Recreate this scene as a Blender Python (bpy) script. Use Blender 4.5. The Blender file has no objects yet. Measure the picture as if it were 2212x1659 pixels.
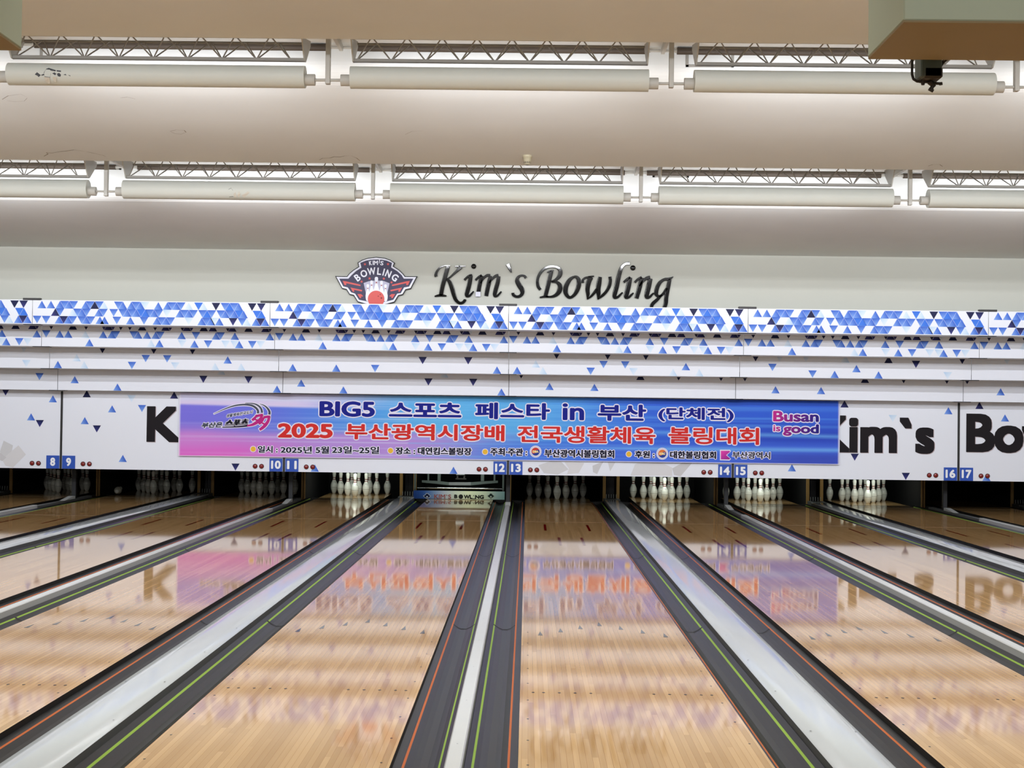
import bpy, math, random
from mathutils import Vector, Matrix
random.seed(7)
S = bpy.context.scene
C = S.collection

# ---------------------------------------------------------------- camera
W, H = 2212, 1659
F = 3027.86
YAW, PITCH, ROLL = -0.01135, 0.01888, 0.01298
CAM = Vector((0.0206, 0.0, 1.4511))
_cy, _sy, _cp, _sp, _cr, _sr = math.cos(YAW), math.sin(YAW), math.cos(PITCH), math.sin(PITCH), math.cos(ROLL), math.sin(ROLL)
FW = Vector((_sy * _cp, _cy * _cp, _sp))
_r = Vector((_cy, -_sy, 0)); _u = _r.cross(FW)
RT = _cr * _r + _sr * _u
UP = -_sr * _r + _cr * _u
cd = bpy.data.cameras.new('camera'); cam = bpy.data.objects.new('camera', cd); C.objects.link(cam)
cd.sensor_width = 36; cd.lens = F * 36 / W; cd.clip_end = 200
cam.matrix_world = Matrix(((RT.x, UP.x, -FW.x, CAM.x), (RT.y, UP.y, -FW.y, CAM.y), (RT.z, UP.z, -FW.z, CAM.z), (0, 0, 0, 1)))
S.camera = cam
S.view_settings.view_transform = 'Standard'; S.view_settings.look = 'None'
S.view_settings.exposure = 0.5; S.view_settings.gamma = 1.0; S.view_settings.use_curve_mapping = False
S.cycles.use_denoising = True
S.cycles.max_bounces = 10; S.cycles.diffuse_bounces = 6; S.cycles.glossy_bounces = 5
S.cycles.sample_clamp_indirect = 6.0

def ray(px, py):
    return FW + RT * ((px - W / 2) / F) + UP * ((H / 2 - py) / F)
def at(px, py, Y):                       # the point of a pixel on the upright plane y = Y
    d = ray(px, py); t = (Y - CAM.y) / d.y
    return CAM + d * t
def zz(py, Y, px=1100):
    return at(px, py, Y).z

# ---------------------------------------------------------------- light
wd = bpy.data.worlds.new('world'); S.world = wd; wd.use_nodes = True
wb = wd.node_tree.nodes['Background']; wb.inputs[0].default_value = (0.97, 0.98, 1.0, 1); wb.inputs[1].default_value = 0.17

def area(name, loc, target, sx, sy, power, col=(1, 1, 1)):
    l = bpy.data.lights.new(name, 'AREA'); l.shape = 'RECTANGLE'; l.size = sx; l.size_y = sy; l.energy = power; l.color = col
    o = bpy.data.objects.new(name, l); C.objects.link(o); o.location = loc
    o.rotation_euler = (Vector(target) - Vector(loc)).to_track_quat('-Z', 'Y').to_euler()
    return o
# strip lamps of the two lamp coves between the viewer and the frame, like those seen farther on
for Yl, zl, pw in ((9.02, 4.77, 30), (5.45, 5.12, 27)):
    for k in range(-4, 5):
        x = 0.22 + 3.1 * k
        l = area('cove_lamp', (x, Yl, zl), (x, Yl + 2, zl - 1.9), 2.6, .05, pw, (.95, .96, 1.0)); l.data.spread = math.radians(100)
# unseen fill lamps, added to brighten the start of the lanes from above
for k in range(5):
    x = -8 + 4 * k
    l = area('lane_fill', (x, 5.3, 5.0), (x, 5.6, 4.0), 3.6, 0.3, 52, (0.98, 0.97, 0.95)); l.data.spread = math.radians(120)
# fill lamps added out of view behind the viewer, lifting the near box faces
for k in range(2):
    area('rear_fill', (-4 + 8 * k, -3.5, 3.6), (-4 + 8 * k, 4, 2.9), 6.0, 0.4, 75, (1.0, 0.98, 0.93))
PIN_LIT = (11, 12, 14, 15, 16)

# ---------------------------------------------------------------- helpers
def lin(c):
    return tuple(((v / 255) / 12.92 if v / 255 <= 0.04045 else ((v / 255 + 0.055) / 1.055) ** 2.4) for v in c)

def mat(name, rgb, rough=0.5, metal=0.0, spec=0.5, var=0.0, vscale=3.0, bump=0.0, bscale=60.0, stretch=None, coat=0.0):
    m = bpy.data.materials.new(name); m.use_nodes = True; nt = m.node_tree; b = nt.nodes['Principled BSDF']
    L = lin(rgb)
    b.inputs['Base Color'].default_value = (*L, 1); b.inputs['Roughness'].default_value = rough
    b.inputs['Metallic'].default_value = metal; b.inputs['Specular IOR Level'].default_value = spec
    if coat: b.inputs['Coat Weight'].default_value = coat; b.inputs['Coat Roughness'].default_value = 0.05
    tc = nt.nodes.new('ShaderNodeTexCoord'); mp = nt.nodes.new('ShaderNodeMapping')
    nt.links.new(tc.outputs['Object'], mp.inputs[0])
    if stretch: mp.inputs['Scale'].default_value = stretch
    if var:
        n = nt.nodes.new('ShaderNodeTexNoise'); n.inputs['Scale'].default_value = vscale; n.inputs['Detail'].default_value = 6
        nt.links.new(mp.outputs[0], n.inputs['Vector'])
        r = nt.nodes.new('ShaderNodeMix'); r.data_type = 'RGBA'
        r.inputs['A'].default_value = (*[min(1, v * (1 + var)) for v in L], 1); r.inputs['B'].default_value = (*[v * (1 - var) for v in L], 1)
        nt.links.new(n.outputs['Fac'], r.inputs['Factor']); nt.links.new(r.outputs['Result'], b.inputs['Base Color'])
    if bump:
        n2 = nt.nodes.new('ShaderNodeTexNoise'); n2.inputs['Scale'].default_value = bscale; n2.inputs['Detail'].default_value = 3
        nt.links.new(mp.outputs[0], n2.inputs['Vector'])
        bp = nt.nodes.new('ShaderNodeBump'); bp.inputs['Strength'].default_value = bump; bp.inputs['Distance'].default_value = 0.01
        nt.links.new(n2.outputs['Fac'], bp.inputs['Height']); nt.links.new(bp.outputs[0], b.inputs['Normal'])
    return m

def print_mat(name, rough=0.35, bump=0.0, spec=0.5):
    m = bpy.data.materials.new(name); m.use_nodes = True; nt = m.node_tree; b = nt.nodes['Principled BSDF']
    a = nt.nodes.new('ShaderNodeAttribute'); a.attribute_name = 'print_color'
    nt.links.new(a.outputs['Color'], b.inputs['Base Color']); b.inputs['Roughness'].default_value = rough
    b.inputs['Specular IOR Level'].default_value = spec
    if bump:
        tc = nt.nodes.new('ShaderNodeTexCoord')
        n2 = nt.nodes.new('ShaderNodeTexNoise'); n2.inputs['Scale'].default_value = 2.5
        nt.links.new(tc.outputs['Object'], n2.inputs['Vector'])
        bp = nt.nodes.new('ShaderNodeBump'); bp.inputs['Strength'].default_value = bump; bp.inputs['Distance'].default_value = 0.02
        nt.links.new(n2.outputs['Fac'], bp.inputs['Height']); nt.links.new(bp.outputs[0], b.inputs['Normal'])
    return m

class MB:
    def __init__(s): s.v = []; s.f = []; s.m = []; s.c = []; s.sm = []
    def add(s, vs, fs, mi=0, col=None, smooth=False):
        o = len(s.v); s.v += [tuple(p) for p in vs]
        s.c += (col if isinstance(col, list) else [col or (1, 1, 1)] * len(vs))
        for f in fs: s.f.append(tuple(i + o for i in f)); s.m.append(mi); s.sm.append(smooth)
        return s
    def box(s, x0, x1, y0, y1, z0, z1, mi=0, col=None):
        vs = [(x, y, z) for x in (x0, x1) for y in (y0, y1) for z in (z0, z1)]
        return s.add(vs, [(0, 1, 3, 2), (4, 6, 7, 5), (0, 4, 5, 1), (2, 3, 7, 6), (0, 2, 6, 4), (1, 5, 7, 3)], mi, col)
    def cbox(s, x0, x1, y0, y1, z0, z1, b=0.004, mi=0):       # a box with chamfered edges
        pts = []
        for sx in (0, 1):
            for sy in (0, 1):
                for sz in (0, 1):
                    x, y, z = (x0, x1)[sx], (y0, y1)[sy], (z0, z1)[sz]
                    dx, dy, dz = b * (1 - 2 * sx), b * (1 - 2 * sy), b * (1 - 2 * sz)
                    pts += [(x, y + dy, z + dz), (x + dx, y, z + dz), (x + dx, y + dy, z)]
        g = lambda sx, sy, sz, a: (sx * 4 + sy * 2 + sz) * 3 + a
        fs = []
        for a in range(3):
            for sd in (0, 1):
                q = []
                for (i, j) in ((0, 0), (1, 0), (1, 1), (0, 1)):
                    t = [0, 0, 0]; t[a] = sd; t[(a + 1) % 3] = i; t[(a + 2) % 3] = j; q.append(g(*t, a))
                fs.append(tuple(q))
        for a in range(3):
            b1, b2 = (a + 1) % 3, (a + 2) % 3
            for i in (0, 1):
                for j in (0, 1):
                    t0 = [0, 0, 0]; t0[b1] = i; t0[b2] = j; t1 = list(t0); t1[a] = 1
                    fs.append((g(*t0, b1), g(*t1, b1), g(*t1, b2), g(*t0, b2)))
        for sx in (0, 1):
            for sy in (0, 1):
                for sz in (0, 1): fs.append((g(sx, sy, sz, 0), g(sx, sy, sz, 1), g(sx, sy, sz, 2)))
        return s.add(pts, fs, mi)
    def tube(s, p0, p1, r, seg=12, mi=0, cap=True, r1=None):
        p0, p1 = Vector(p0), Vector(p1); d = (p1 - p0).normalized()
        a = d.orthogonal().normalized(); b = d.cross(a); r1 = r if r1 is None else r1
        vs = []
        for p, q in ((p0, r), (p1, r1)):
            vs += [p + a * (q * math.cos(2 * math.pi * k / seg)) + b * (q * math.sin(2 * math.pi * k / seg)) for k in range(seg)]
        s.add(vs, [(k, (k + 1) % seg, seg + (k + 1) % seg, seg + k) for k in range(seg)], mi, None, True)
        if cap:
            s.add(vs[:seg], [tuple(reversed(range(seg)))], mi); s.add(vs[seg:], [tuple(range(seg))], mi)
        return s
    def path(s, pts, r, seg=10, mi=0):
        for a, b in zip(pts, pts[1:]): s.tube(a, b, r, seg, mi)
        return s
    def lathe(s, prof, seg=20, at=(0, 0, 0), mi=None):
        ax, ay, az = at; n = len(prof)
        vs = [(ax + r * math.cos(2 * math.pi * k / seg), ay + r * math.sin(2 * math.pi * k / seg), az + z) for r, z in prof for k in range(seg)]
        for i in range(n - 1):
            o = i * seg
            s_m = mi[i] if mi else 0
            fs = [(o + k, o + (k + 1) % seg, o + seg + (k + 1) % seg, o + seg + k) for k in range(seg)]
            if i == 0: base = len(s.v); s.add(vs, [], 0)
            for f in fs: s.f.append(tuple(q + base for q in f)); s.m.append(s_m); s.sm.append(True)
        return s
    def extr(s, prof, x0, x1, mi=0, closed=True, mis=None):   # a profile in (y, z) drawn along x
        n = len(prof); vs = [(x0, y, z) for y, z in prof] + [(x1, y, z) for y, z in prof]
        for i in range(n if closed else n - 1):
            j = (i + 1) % n
            s.add([vs[i], vs[j], vs[n + j], vs[n + i]], [(0, 1, 2, 3)], mis[i] if mis else mi)
        if closed:
            s.add(vs[:n], [tuple(range(n))], mi); s.add(vs[n:], [tuple(reversed(range(n)))], mi)
        return s

def wloc(o):
    v = Vector((0, 0, 0))
    while o is not None: v = v + o.location; o = o.parent
    return v
def build(name, mb, mats, parent=None, loc=None):
    if not isinstance(mats, (list, tuple)): mats = [mats]
    if parent is None and loc is None:
        xs, ys, zs = zip(*mb.v); loc = Vector(((min(xs) + max(xs)) / 2, (min(ys) + max(ys)) / 2, min(zs)))
    base = wloc(parent) if parent is not None else Vector(loc)
    me = bpy.data.meshes.new(name)
    me.from_pydata([(x - base.x, y - base.y, z - base.z) for x, y, z in mb.v], [], mb.f)
    for m in mats: me.materials.append(m)
    me.polygons.foreach_set('material_index', mb.m); me.polygons.foreach_set('use_smooth', mb.sm)
    a = me.color_attributes.new('print_color', 'FLOAT_COLOR', 'POINT')
    a.data.foreach_set('color', [q for c in mb.c for q in (c[0], c[1], c[2], 1.0)])
    me.update()
    o = bpy.data.objects.new(name, me); C.objects.link(o)
    if parent is not None: o.parent = parent
    else: o.location = base
    return o
def tag(o, label, cat, group=None):
    o['label'] = label; o['category'] = cat
    if group: o['group'] = group
    return o
def thing(name, loc, label, cat, group=None):
    o = bpy.data.objects.new(name, None); C.objects.link(o); o.location = loc; o.empty_display_size = 0.1
    return tag(o, label, cat, group)
def struct(name, mb, mats, parent=None):
    o = build(name, mb, mats, parent)
    if parent is None: o['kind'] = 'structure'
    return o
def copy_tree(o, parent=None):
    c = o.copy(); C.objects.link(c)
    if parent is not None: c.parent = parent
    for ch in list(o.children): copy_tree(ch, c)
    return c

# ---- 2-D artwork on an upright plane facing the lanes' start
_gc = {}
def glyphs(txt):
    if txt not in _gc:
        c = bpy.data.curves.new('t', 'FONT'); c.body = txt; c.resolution_u = 4
        o = bpy.data.objects.new('t', c); C.objects.link(o)
        bpy.context.view_layer.update()
        m = bpy.data.meshes.new_from_object(o.evaluated_get(bpy.context.evaluated_depsgraph_get()))
        _gc[txt] = ([(v.co.x, v.co.y) for v in m.vertices], [tuple(p.vertices) for p in m.polygons])
        bpy.data.objects.remove(o); bpy.data.curves.remove(c); bpy.data.meshes.remove(m)
    return _gc[txt]
def text(mb, txt, x0, x1, z0, z1, y, bold=0.0, col=(0, 0, 0), n=8, shear=0.0, xf=None, mi=0, step=2e-5, sq=False, vz=1.0):
    """lettering filling the box x0..x1, z0..z1 on plane y; bold is a stroke growth in metres; col may be a function of (x, z)"""
    vs, fs = glyphs(txt)
    ax, bx = min(p[0] for p in vs), max(p[0] for p in vs); az, bz = min(p[1] for p in vs), max(p[1] for p in vs)
    kx = (x1 - x0 - 2 * bold) / (bx - ax); kz = (z1 - z0 - 2 * bold * vz) / (bz - az)
    base = [(x0 + bold + (p[0] - ax) * kx, z0 + bold * vz + (p[1] - az) * kz) for p in vs]
    rings = [(0, 0)] + ([(bold * math.cos(2 * math.pi * k / n), bold * vz * math.sin(2 * math.pi * k / n)) for k in range(n)] if bold else [])
    if bold > 0.012: rings += [(bold * .55 * math.cos(2 * math.pi * k / n), bold * vz * .55 * math.sin(2 * math.pi * k / n)) for k in range(n)]
    if sq:
        rings = [(bold * i / 3, bold * j / 3) for i in range(-3, 4) for j in range(-3, 4)]
    for i, (dx, dz) in enumerate(rings):
        P = [(x + dx + shear * (z - z0), z + dz) for x, z in base]
        if xf: P = [xf(*p) for p in P]
        cl = [col(*p) for p in P] if callable(col) else col
        mb.add([(x, y - i * step, z) for x, z in P], fs, mi, cl)
    return mb
def poly(mb, pts, y, col, mi=0):
    n = len(pts)
    return mb.add([(x, y, z) for x, z in pts], [tuple(range(n))], mi, col if isinstance(col, list) else [col] * n)
def disc(mb, x, z, r, y, col, n=24, mi=0):
    return poly(mb, [(x + r * math.cos(2 * math.pi * k / n), z + r * math.sin(2 * math.pi * k / n)) for k in range(n)], y, col, mi)
def spline(pts, k=6):
    """Catmull-Rom through tuples"""
    out = []; P = [pts[0]] + list(pts) + [pts[-1]]
    for i in range(1, len(P) - 2):
        for j in range(k):
            t = j / k
            out.append(tuple(0.5 * (2 * b + (c - a) * t + (2 * a - 5 * b + 4 * c - d) * t * t + (3 * b - a - 3 * c + d) * t ** 3)
                             for a, b, c, d in zip(P[i - 1], P[i], P[i + 1], P[i + 2])))
    out.append(tuple(pts[-1])); return out
def band(mb, pts, y, col, grow=0.0, k=6):
    """flat brush stroke, pts = (x, z, half width)"""
    q = spline(pts, k) if len(pts) > 2 else pts
    L, Rr = [], []
    for i, (x, z, w) in enumerate(q):
        a, b = q[max(0, i - 1)], q[min(len(q) - 1, i + 1)]; d = math.hypot(b[0] - a[0], b[1] - a[1]) or 1
        nx, nz = -(b[1] - a[1]) / d, (b[0] - a[0]) / d; w = max(w, .0001) + grow
        ex = grow * ((i == len(q) - 1) - (i == 0))
        L.append((x + nx * w + (b[0] - a[0]) / d * ex, z + nz * w + (b[1] - a[1]) / d * ex)); Rr.append((x - nx * w + (b[0] - a[0]) / d * ex, z - nz * w + (b[1] - a[1]) / d * ex))
    for i in range(len(q) - 1):
        cl = [col(*p) for p in (L[i], L[i + 1], Rr[i + 1], Rr[i])] if callable(col) else col
        mb.add([(p[0], y, p[1]) for p in (L[i], L[i + 1], Rr[i + 1], Rr[i])], [(0, 1, 2, 3)], 0, cl)
    return mb
def dome(mb, pts, y, depth, k=6, seg=8):
    """raised rounded stroke: half-ellipse section of half width w, standing `depth` proud of plane y"""
    q = spline(pts, k); vs = []
    sec = [(1, 0), (.985, .5), (.93, .8), (.84, .95), (.75, 1), (.69, 1)]
    sec = sec + [(-c, h) for c, h in reversed(sec)]; seg = len(sec) - 1
    for i, (x, z, w) in enumerate(q):
        a, b = q[max(0, i - 1)], q[min(len(q) - 1, i + 1)]; d = math.hypot(b[0] - a[0], b[1] - a[1]) or 1
        nx, nz = -(b[1] - a[1]) / d, (b[0] - a[0]) / d; w = max(w, .001)
        vs += [(x + nx * w * c, y - depth * h, z + nz * w * c) for c, h in sec]
    fs = [(i * (seg + 1) + s_, i * (seg + 1) + s_ + 1, (i + 1) * (seg + 1) + s_ + 1, (i + 1) * (seg + 1) + s_) for i in range(len(q) - 1) for s_ in range(seg)]
    mb.add(vs, fs, 0, None, True)
    for e in (0, len(q) - 1): mb.add(vs[e * (seg + 1):(e + 1) * (seg + 1)], [tuple(range(seg + 1))], 0)
    return mb

# ---------------------------------------------------------------- materials
M = {}
M['ceil'] = mat('ceiling paint', (228, 231, 230), 0.8, var=0.06, vscale=1.2, stretch=(1, 1, 3), bump=0.05, bscale=40)
M['stain'] = mat('ceiling stain', (120, 103, 82), 0.9)
M['wall'] = mat('back wall paint', (182, 184, 175), 0.6, var=0.02, vscale=1.0, bump=0.03, bscale=50)
M['dark'] = mat('dark pit lining', (14, 14, 15), 0.8)
M['floor'] = mat('sub floor', (40, 38, 36), 0.8)
M['steel'] = mat('painted steel', (196, 196, 190), 0.5, var=0.05, vscale=9)
M['steel_grey'] = mat('grey rod paint', (158, 156, 150), 0.5)
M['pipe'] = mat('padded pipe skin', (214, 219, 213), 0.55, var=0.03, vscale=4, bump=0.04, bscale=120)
M['pipe_dark'] = mat('pipe in painted shade', (74, 64, 54), 0.6, var=0.1, vscale=6)  # dark brown puts the cove's shade into the upper pipes' colour
M['peel'] = mat('bare metal under peeled paint', (70, 74, 80), 0.6)
M['flake'] = mat('curled paint flake', (214, 210, 198), 0.6)
M['box'] = mat('pale green box paint', (182, 196, 178), 0.6, var=0.03, vscale=5)
M['boxb'] = mat('underside bounce brown', (144, 127, 92), 0.6, var=0.05, vscale=6)  # brown bounce light from the wood floor, put into the underside colour
M['black'] = mat('black plastic', (16, 16, 17), 0.45)
M['iron'] = mat('dark iron', (46, 40, 34), 0.5, var=0.15, vscale=20)
M['print'] = print_mat('printed panel', 0.4, spec=0.15)
M['banner'] = print_mat('printed banner cloth', 0.5, spec=0.2)
M['ink'] = print_mat('printed ink', 0.5, spec=0.1)
M['gloss'] = mat('glossy black acrylic', (7, 7, 9), 0.07, spec=0.4, bump=0.03, bscale=10)
M['chrome'] = mat('chrome bar', (190, 196, 196), 0.18, 1.0)
M['plate'] = mat('grey metal', (138, 142, 142), 0.4, 0.6, var=0.08, vscale=12)
M['wood'] = mat('plywood edge', (150, 116, 62), 0.6, var=0.12, vscale=14, stretch=(1, 1, .2))
M['post'] = mat('dark steel post', (36, 38, 42), 0.45, 0.3)
M['frame'] = mat('grey green machine paint', (86, 98, 94), 0.5, var=0.1, vscale=10)
M['gutter'] = mat('charcoal gutter plastic', (34, 34, 35), 0.3, spec=0.25, var=0.14, vscale=5, stretch=(6, .3, 6), bump=0.03, bscale=20)
M['orange'] = mat('orange line', (176, 94, 48), 0.5, spec=0.2)
M['green'] = mat('green line', (138, 172, 66), 0.5, spec=0.2)
M['lane_side'] = mat('black lane edge', (12, 12, 12), 0.5)
M['mark'] = mat('grey inlay', (52, 48, 42), 0.05, spec=0.4)
M['red_mark'] = mat('dark red inlay', (118, 8, 14), 0.05, spec=0.3)
M['joint'] = mat('pale joint', (215, 200, 170), 0.2)
M['cap'] = mat('white capping', (205, 209, 208), 0.2, var=0.03, vscale=6, bump=0.02, bscale=6)
M['cover'] = mat('pale grey capping', (192, 199, 202), 0.09, var=0.04, vscale=3, stretch=(3, .6, 1))
M['edge'] = mat('grey rubber edge', (92, 95, 96), 0.45)
M['pin'] = mat('pin coating', (226, 228, 218), 0.25, var=0.12, vscale=26, bump=0.05, bscale=80)
M['scuff'] = mat('pin scuff', (62, 62, 60), 0.6)
M['stripe'] = mat('pin stripe', (120, 22, 28), 0.3)
M['lamp'] = mat('red lamp lens', (126, 22, 22), 0.2, coat=0.5)
M['rim'] = mat('lamp rim', (40, 24, 24), 0.4)
M['sign'] = mat('blue sign vinyl', (32, 78, 178), 0.35)
M['white'] = mat('white vinyl', (232, 236, 240), 0.4)
M['ptext'] = mat('black vinyl lettering', (30, 27, 31), 0.35)
M['beige'] = mat('beige plastic', (196, 190, 164), 0.5)

def lane_mat():
    m = bpy.data.materials.new('maple lane'); m.use_nodes = True; nt = m.node_tree; b = nt.nodes['Principled BSDF']; N = nt.nodes.new; K = nt.links.new
    tc = N('ShaderNodeTexCoord'); sp = N('ShaderNodeSeparateXYZ'); K(tc.outputs['Object'], sp.inputs[0])
    def mth(op, a, v=None):
        n = N('ShaderNodeMath'); n.operation = op
        if hasattr(a, 'links'): K(a, n.inputs[0])
        else: n.inputs[0].default_value = a
        if v is not None:
            if hasattr(v, 'links'): K(v, n.inputs[1])
            else: n.inputs[1].default_value = v
        return n.outputs[0]
    bx = mth('DIVIDE', sp.outputs[0], 1.0541 / 39); fl = mth('FLOOR', bx); fr = mth('FRACT', bx)
    w1 = N('ShaderNodeTexWhiteNoise'); w1.noise_dimensions = '1D'; K(fl, w1.inputs['W'])
    # staggered board ends
    yy = mth('FLOOR', mth('ADD', mth('DIVIDE', sp.outputs[1], 1.7), mth('MULTIPLY', w1.outputs['Value'], 5.0)))
    cb = N('ShaderNodeCombineXYZ'); K(fl, cb.inputs[0]); K(yy, cb.inputs[1])
    w2 = N('ShaderNodeTexWhiteNoise'); w2.noise_dimensions = '2D'; K(cb.outputs[0], w2.inputs['Vector'])
    mp = N('ShaderNodeMapping'); mp.inputs['Scale'].default_value = (60, 1.2, 1); K(tc.outputs['Object'], mp.inputs[0])
    gr = N('ShaderNodeTexNoise'); gr.inputs['Scale'].default_value = 1.0; gr.inputs['Detail'].default_value = 4; K(mp.outputs[0], gr.inputs['Vector'])
    v = mth('ADD', mth('MULTIPLY', w2.outputs['Value'], 0.6), mth('MULTIPLY', gr.outputs['Fac'], 0.4))
    rp = N('ShaderNodeValToRGB'); e = rp.color_ramp.elements
    e[0].position = 0.1; e[0].color = (*lin((172, 134, 86)), 1); e[1].position = 0.9; e[1].color = (*lin((204, 167, 116)), 1)
    K(v, rp.inputs[0])
    ln = mth('LESS_THAN', mth('ABSOLUTE', mth('SUBTRACT', fr, 0.5)), 0.47)      # thin seams between boards
    mx = N('ShaderNodeMix'); mx.data_type = 'RGBA'; mx.inputs['A'].default_value = (*lin((158, 117, 70)), 1)
    K(ln, mx.inputs['Factor']); K(rp.outputs[0], mx.inputs['B']); K(mx.outputs['Result'], b.inputs['Base Color'])
    mp2 = N('ShaderNodeMapping'); mp2.inputs['Scale'].default_value = (2.5, .9, 1); K(tc.outputs['Object'], mp2.inputs[0])
    n2 = N('ShaderNodeTexNoise'); n2.inputs['Scale'].default_value = 1.0; n2.inputs['Detail'].default_value = 0.5; K(mp2.outputs[0], n2.inputs['Vector'])
    bp = N('ShaderNodeBump'); bp.inputs['Strength'].default_value = 0.024; bp.inputs['Distance'].default_value = 0.003; K(n2.outputs['Fac'], bp.inputs['Height'])
    K(bp.outputs[0], b.inputs['Normal'])
    b.inputs['Roughness'].default_value = 0.05; b.inputs['Specular IOR Level'].default_value = 0.5
    return m
M['lane'] = lane_mat()
# ---------------------------------------------------------------- layout of the lanes
LW, GA, GB, CAPN = 1.0541, 0.5209, 0.70925, 0.073
FOUL = 4.8416
GW = 0.224                                   # gutter width
POS = {13: 0.0}
for n in range(14, 19): POS[n] = POS[n - 1] + LW + (GB if n % 2 == 0 else GA)
for n in range(12, 6, -1): POS[n] = POS[n + 1] - LW - (GA if n % 2 == 0 else GB)
LANES = range(7, 19)
NW = {7: 'seven', 8: 'eight', 9: 'nine', 10: 'ten', 11: 'eleven', 12: 'twelve', 13: 'thirteen', 14: 'fourteen', 15: 'fifteen', 16: 'sixteen', 17: 'seventeen', 18: 'eighteen'}
PAIR = 2 * LW + GA + GB
SEAM0 = -GA / 2                              # seam 12 | 13
def seam(k): return SEAM0 + k * PAIR         # k = 0 is between 12 and 13
YM, Y4, Y3, Y2, Y1 = 20.87, 20.66, 20.29, 19.94, 19.55      # front planes of the masking tiers

# ---------------------------------------------------------------- the setting
XL, XR = -13.0, 13.0
b = MB(); b.box(XL, XR, 4.86, 26, -0.30, -0.20); struct('floor', b, M['floor'])
b = MB(); b.box(XL, XR, -7, 4.835, -0.12, 0.0); o = struct('floor', b, M['lane'])

def ceiling_profile():
    """the stepped ceiling in section: three sloping panels with lamp coves between them"""
    z0 = zz(88, 12.1)
    P = [(-7, 5.5), (9.35, 5.5), (9.35, z0 + .40)]
    for i in range(7): P.append((9.35 + .38 * (1 - math.cos(math.radians(11.3 * i))), z0 + .24 + .16 * (1 - math.sin(math.radians(11.3 * i)))))
    yb_, zb_ = P[-1]
    for i in range(1, 9): t = i / 8; P.append((yb_ + (12.1 - yb_) * t, zb_ - (zb_ - z0) * (1.35 * t - .35 * t * t)))
    P += [(12.1, z0 + .05), (11.85, z0 + .08)]
    for wall, ytop, lip, ylip, ymid, ynear, end in ((13.5, 102, 15.7, 357, 14.6, 205, False), (17.05, 366.5, 19.99, 546, 18.4, 452, True)):
        zt, ze = zz(ytop, wall), zz(ylip, lip)
        P += [(P[-1][0], zt), (wall, zt)]
        zn = zz(ynear, wall + .3)                                   # cove foot, then a shallow curve down to the lip
        n = 8
        for i in range(n + 1):
            a = math.radians(68) * i / n
            P.append((wall + .38 * (1 - math.cos(a)), zn + .02 + .22 * (1 - math.sin(a))))
        yb_, zb_ = P[-1]; L = lip - yb_; d = zb_ - ze
        for i in range(1, 13):
            t = i / 12; P.append((yb_ + L * t, zb_ - d * (1.22 * t - .22 * t * t)))
        if not end: P += [(lip, ze + .05), (lip - .25, ze + .08)]
    return P
CP = ceiling_profile()
b = MB(); b.extr(CP, XL, XR, closed=False)
CEIL_SMOOTH = len(b.f)
for i, ((y0, za), (y1, zb)) in enumerate(zip(CP, CP[1:])): b.sm[i] = y1 - y0 < .5 and y1 > y0
def ceil_z(Y):
    for (y0, za), (y1, zb) in zip(CP, CP[1:]):
        if y1 > y0 and y0 <= Y <= y1: return za + (zb - za) * (Y - y0) / (y1 - y0)
def ceil_hit(px, py, lo, hi):                # where a pixel's ray meets the ceiling surface between two distances
    d = ray(px, py); Y = lo
    while Y < hi:
        p = CAM + d * (Y / d.y)
        if p.z >= ceil_z(Y): return p
        Y += 0.01
    return CAM + d * (hi / d.y)
# water marks: thin brown rings on the paint
def stain(pts, lo, hi, w=.006):
    P = [ceil_hit(px, py, lo, hi) for px, py in pts]
    for p, q in zip(P, P[1:]):
        d = (q - p).normalized(); n = Vector((-d.y, d.x, 0)).normalized() * w * random.uniform(.4, 1.2); e = Vector((0, 0, -.003))
        b.add([p - n + e, q - n + e, q + n + e, p + n + e], [(0, 1, 2, 3)], 1)
stain([(95, 337), (104, 332), (100, 329), (113, 330), (130, 327), (150, 325), (160, 323), (185, 327), (205, 331), (222, 335), (230, 339)], 14, 15.68)
stain([(690, 345), (697, 341), (712, 341), (722, 338), (735, 339), (745, 336), (758, 336), (770, 341), (777, 347)], 14, 15.68)
stain([(367, 283), (380, 280), (398, 281), (402, 285), (392, 289), (378, 288), (369, 284)], 13.7, 15.68, .003)
stain([(875, 290), (890, 283), (920, 282), (926, 287)], 13.7, 15.68, .003)
stain([(2005, 358), (2015, 355), (2030, 355), (2036, 359)], 14, 15.68, .004)
stain([(5, 214), (18, 206), (45, 203), (60, 210), (52, 218), (30, 219), (8, 216)], 13.6, 15.68, .003)
stain([(258, 211), (275, 209), (292, 213)], 13.6, 15.68, .003)
struct('ceiling', b, [M['ceil'], M['stain']])

zt1 = zz(660, Y1)
b = MB(); b.box(XL, XR, 19.97, 20.07, zz(712.5, Y1) + .02, CP[-1][1] + .06); struct('wall_back', b, M['wall'])
b = MB(); b.box(XL, XR, 25.5, 25.6, -.2, 2.2); b.box(XL, XR, YM + .03, 25.5, 1.05, 1.1); struct('wall_pit', b, M['dark'])  # second box is a slab added to keep light out of the pits
b = MB(); b.box(XL - .1, XL, -7, 26, -.2, 6); struct('wall_left', b, M['wall'])
b = MB(); b.box(XR, XR + .1, -7, 26, -.2, 6); struct('wall_right', b, M['wall'])

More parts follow.
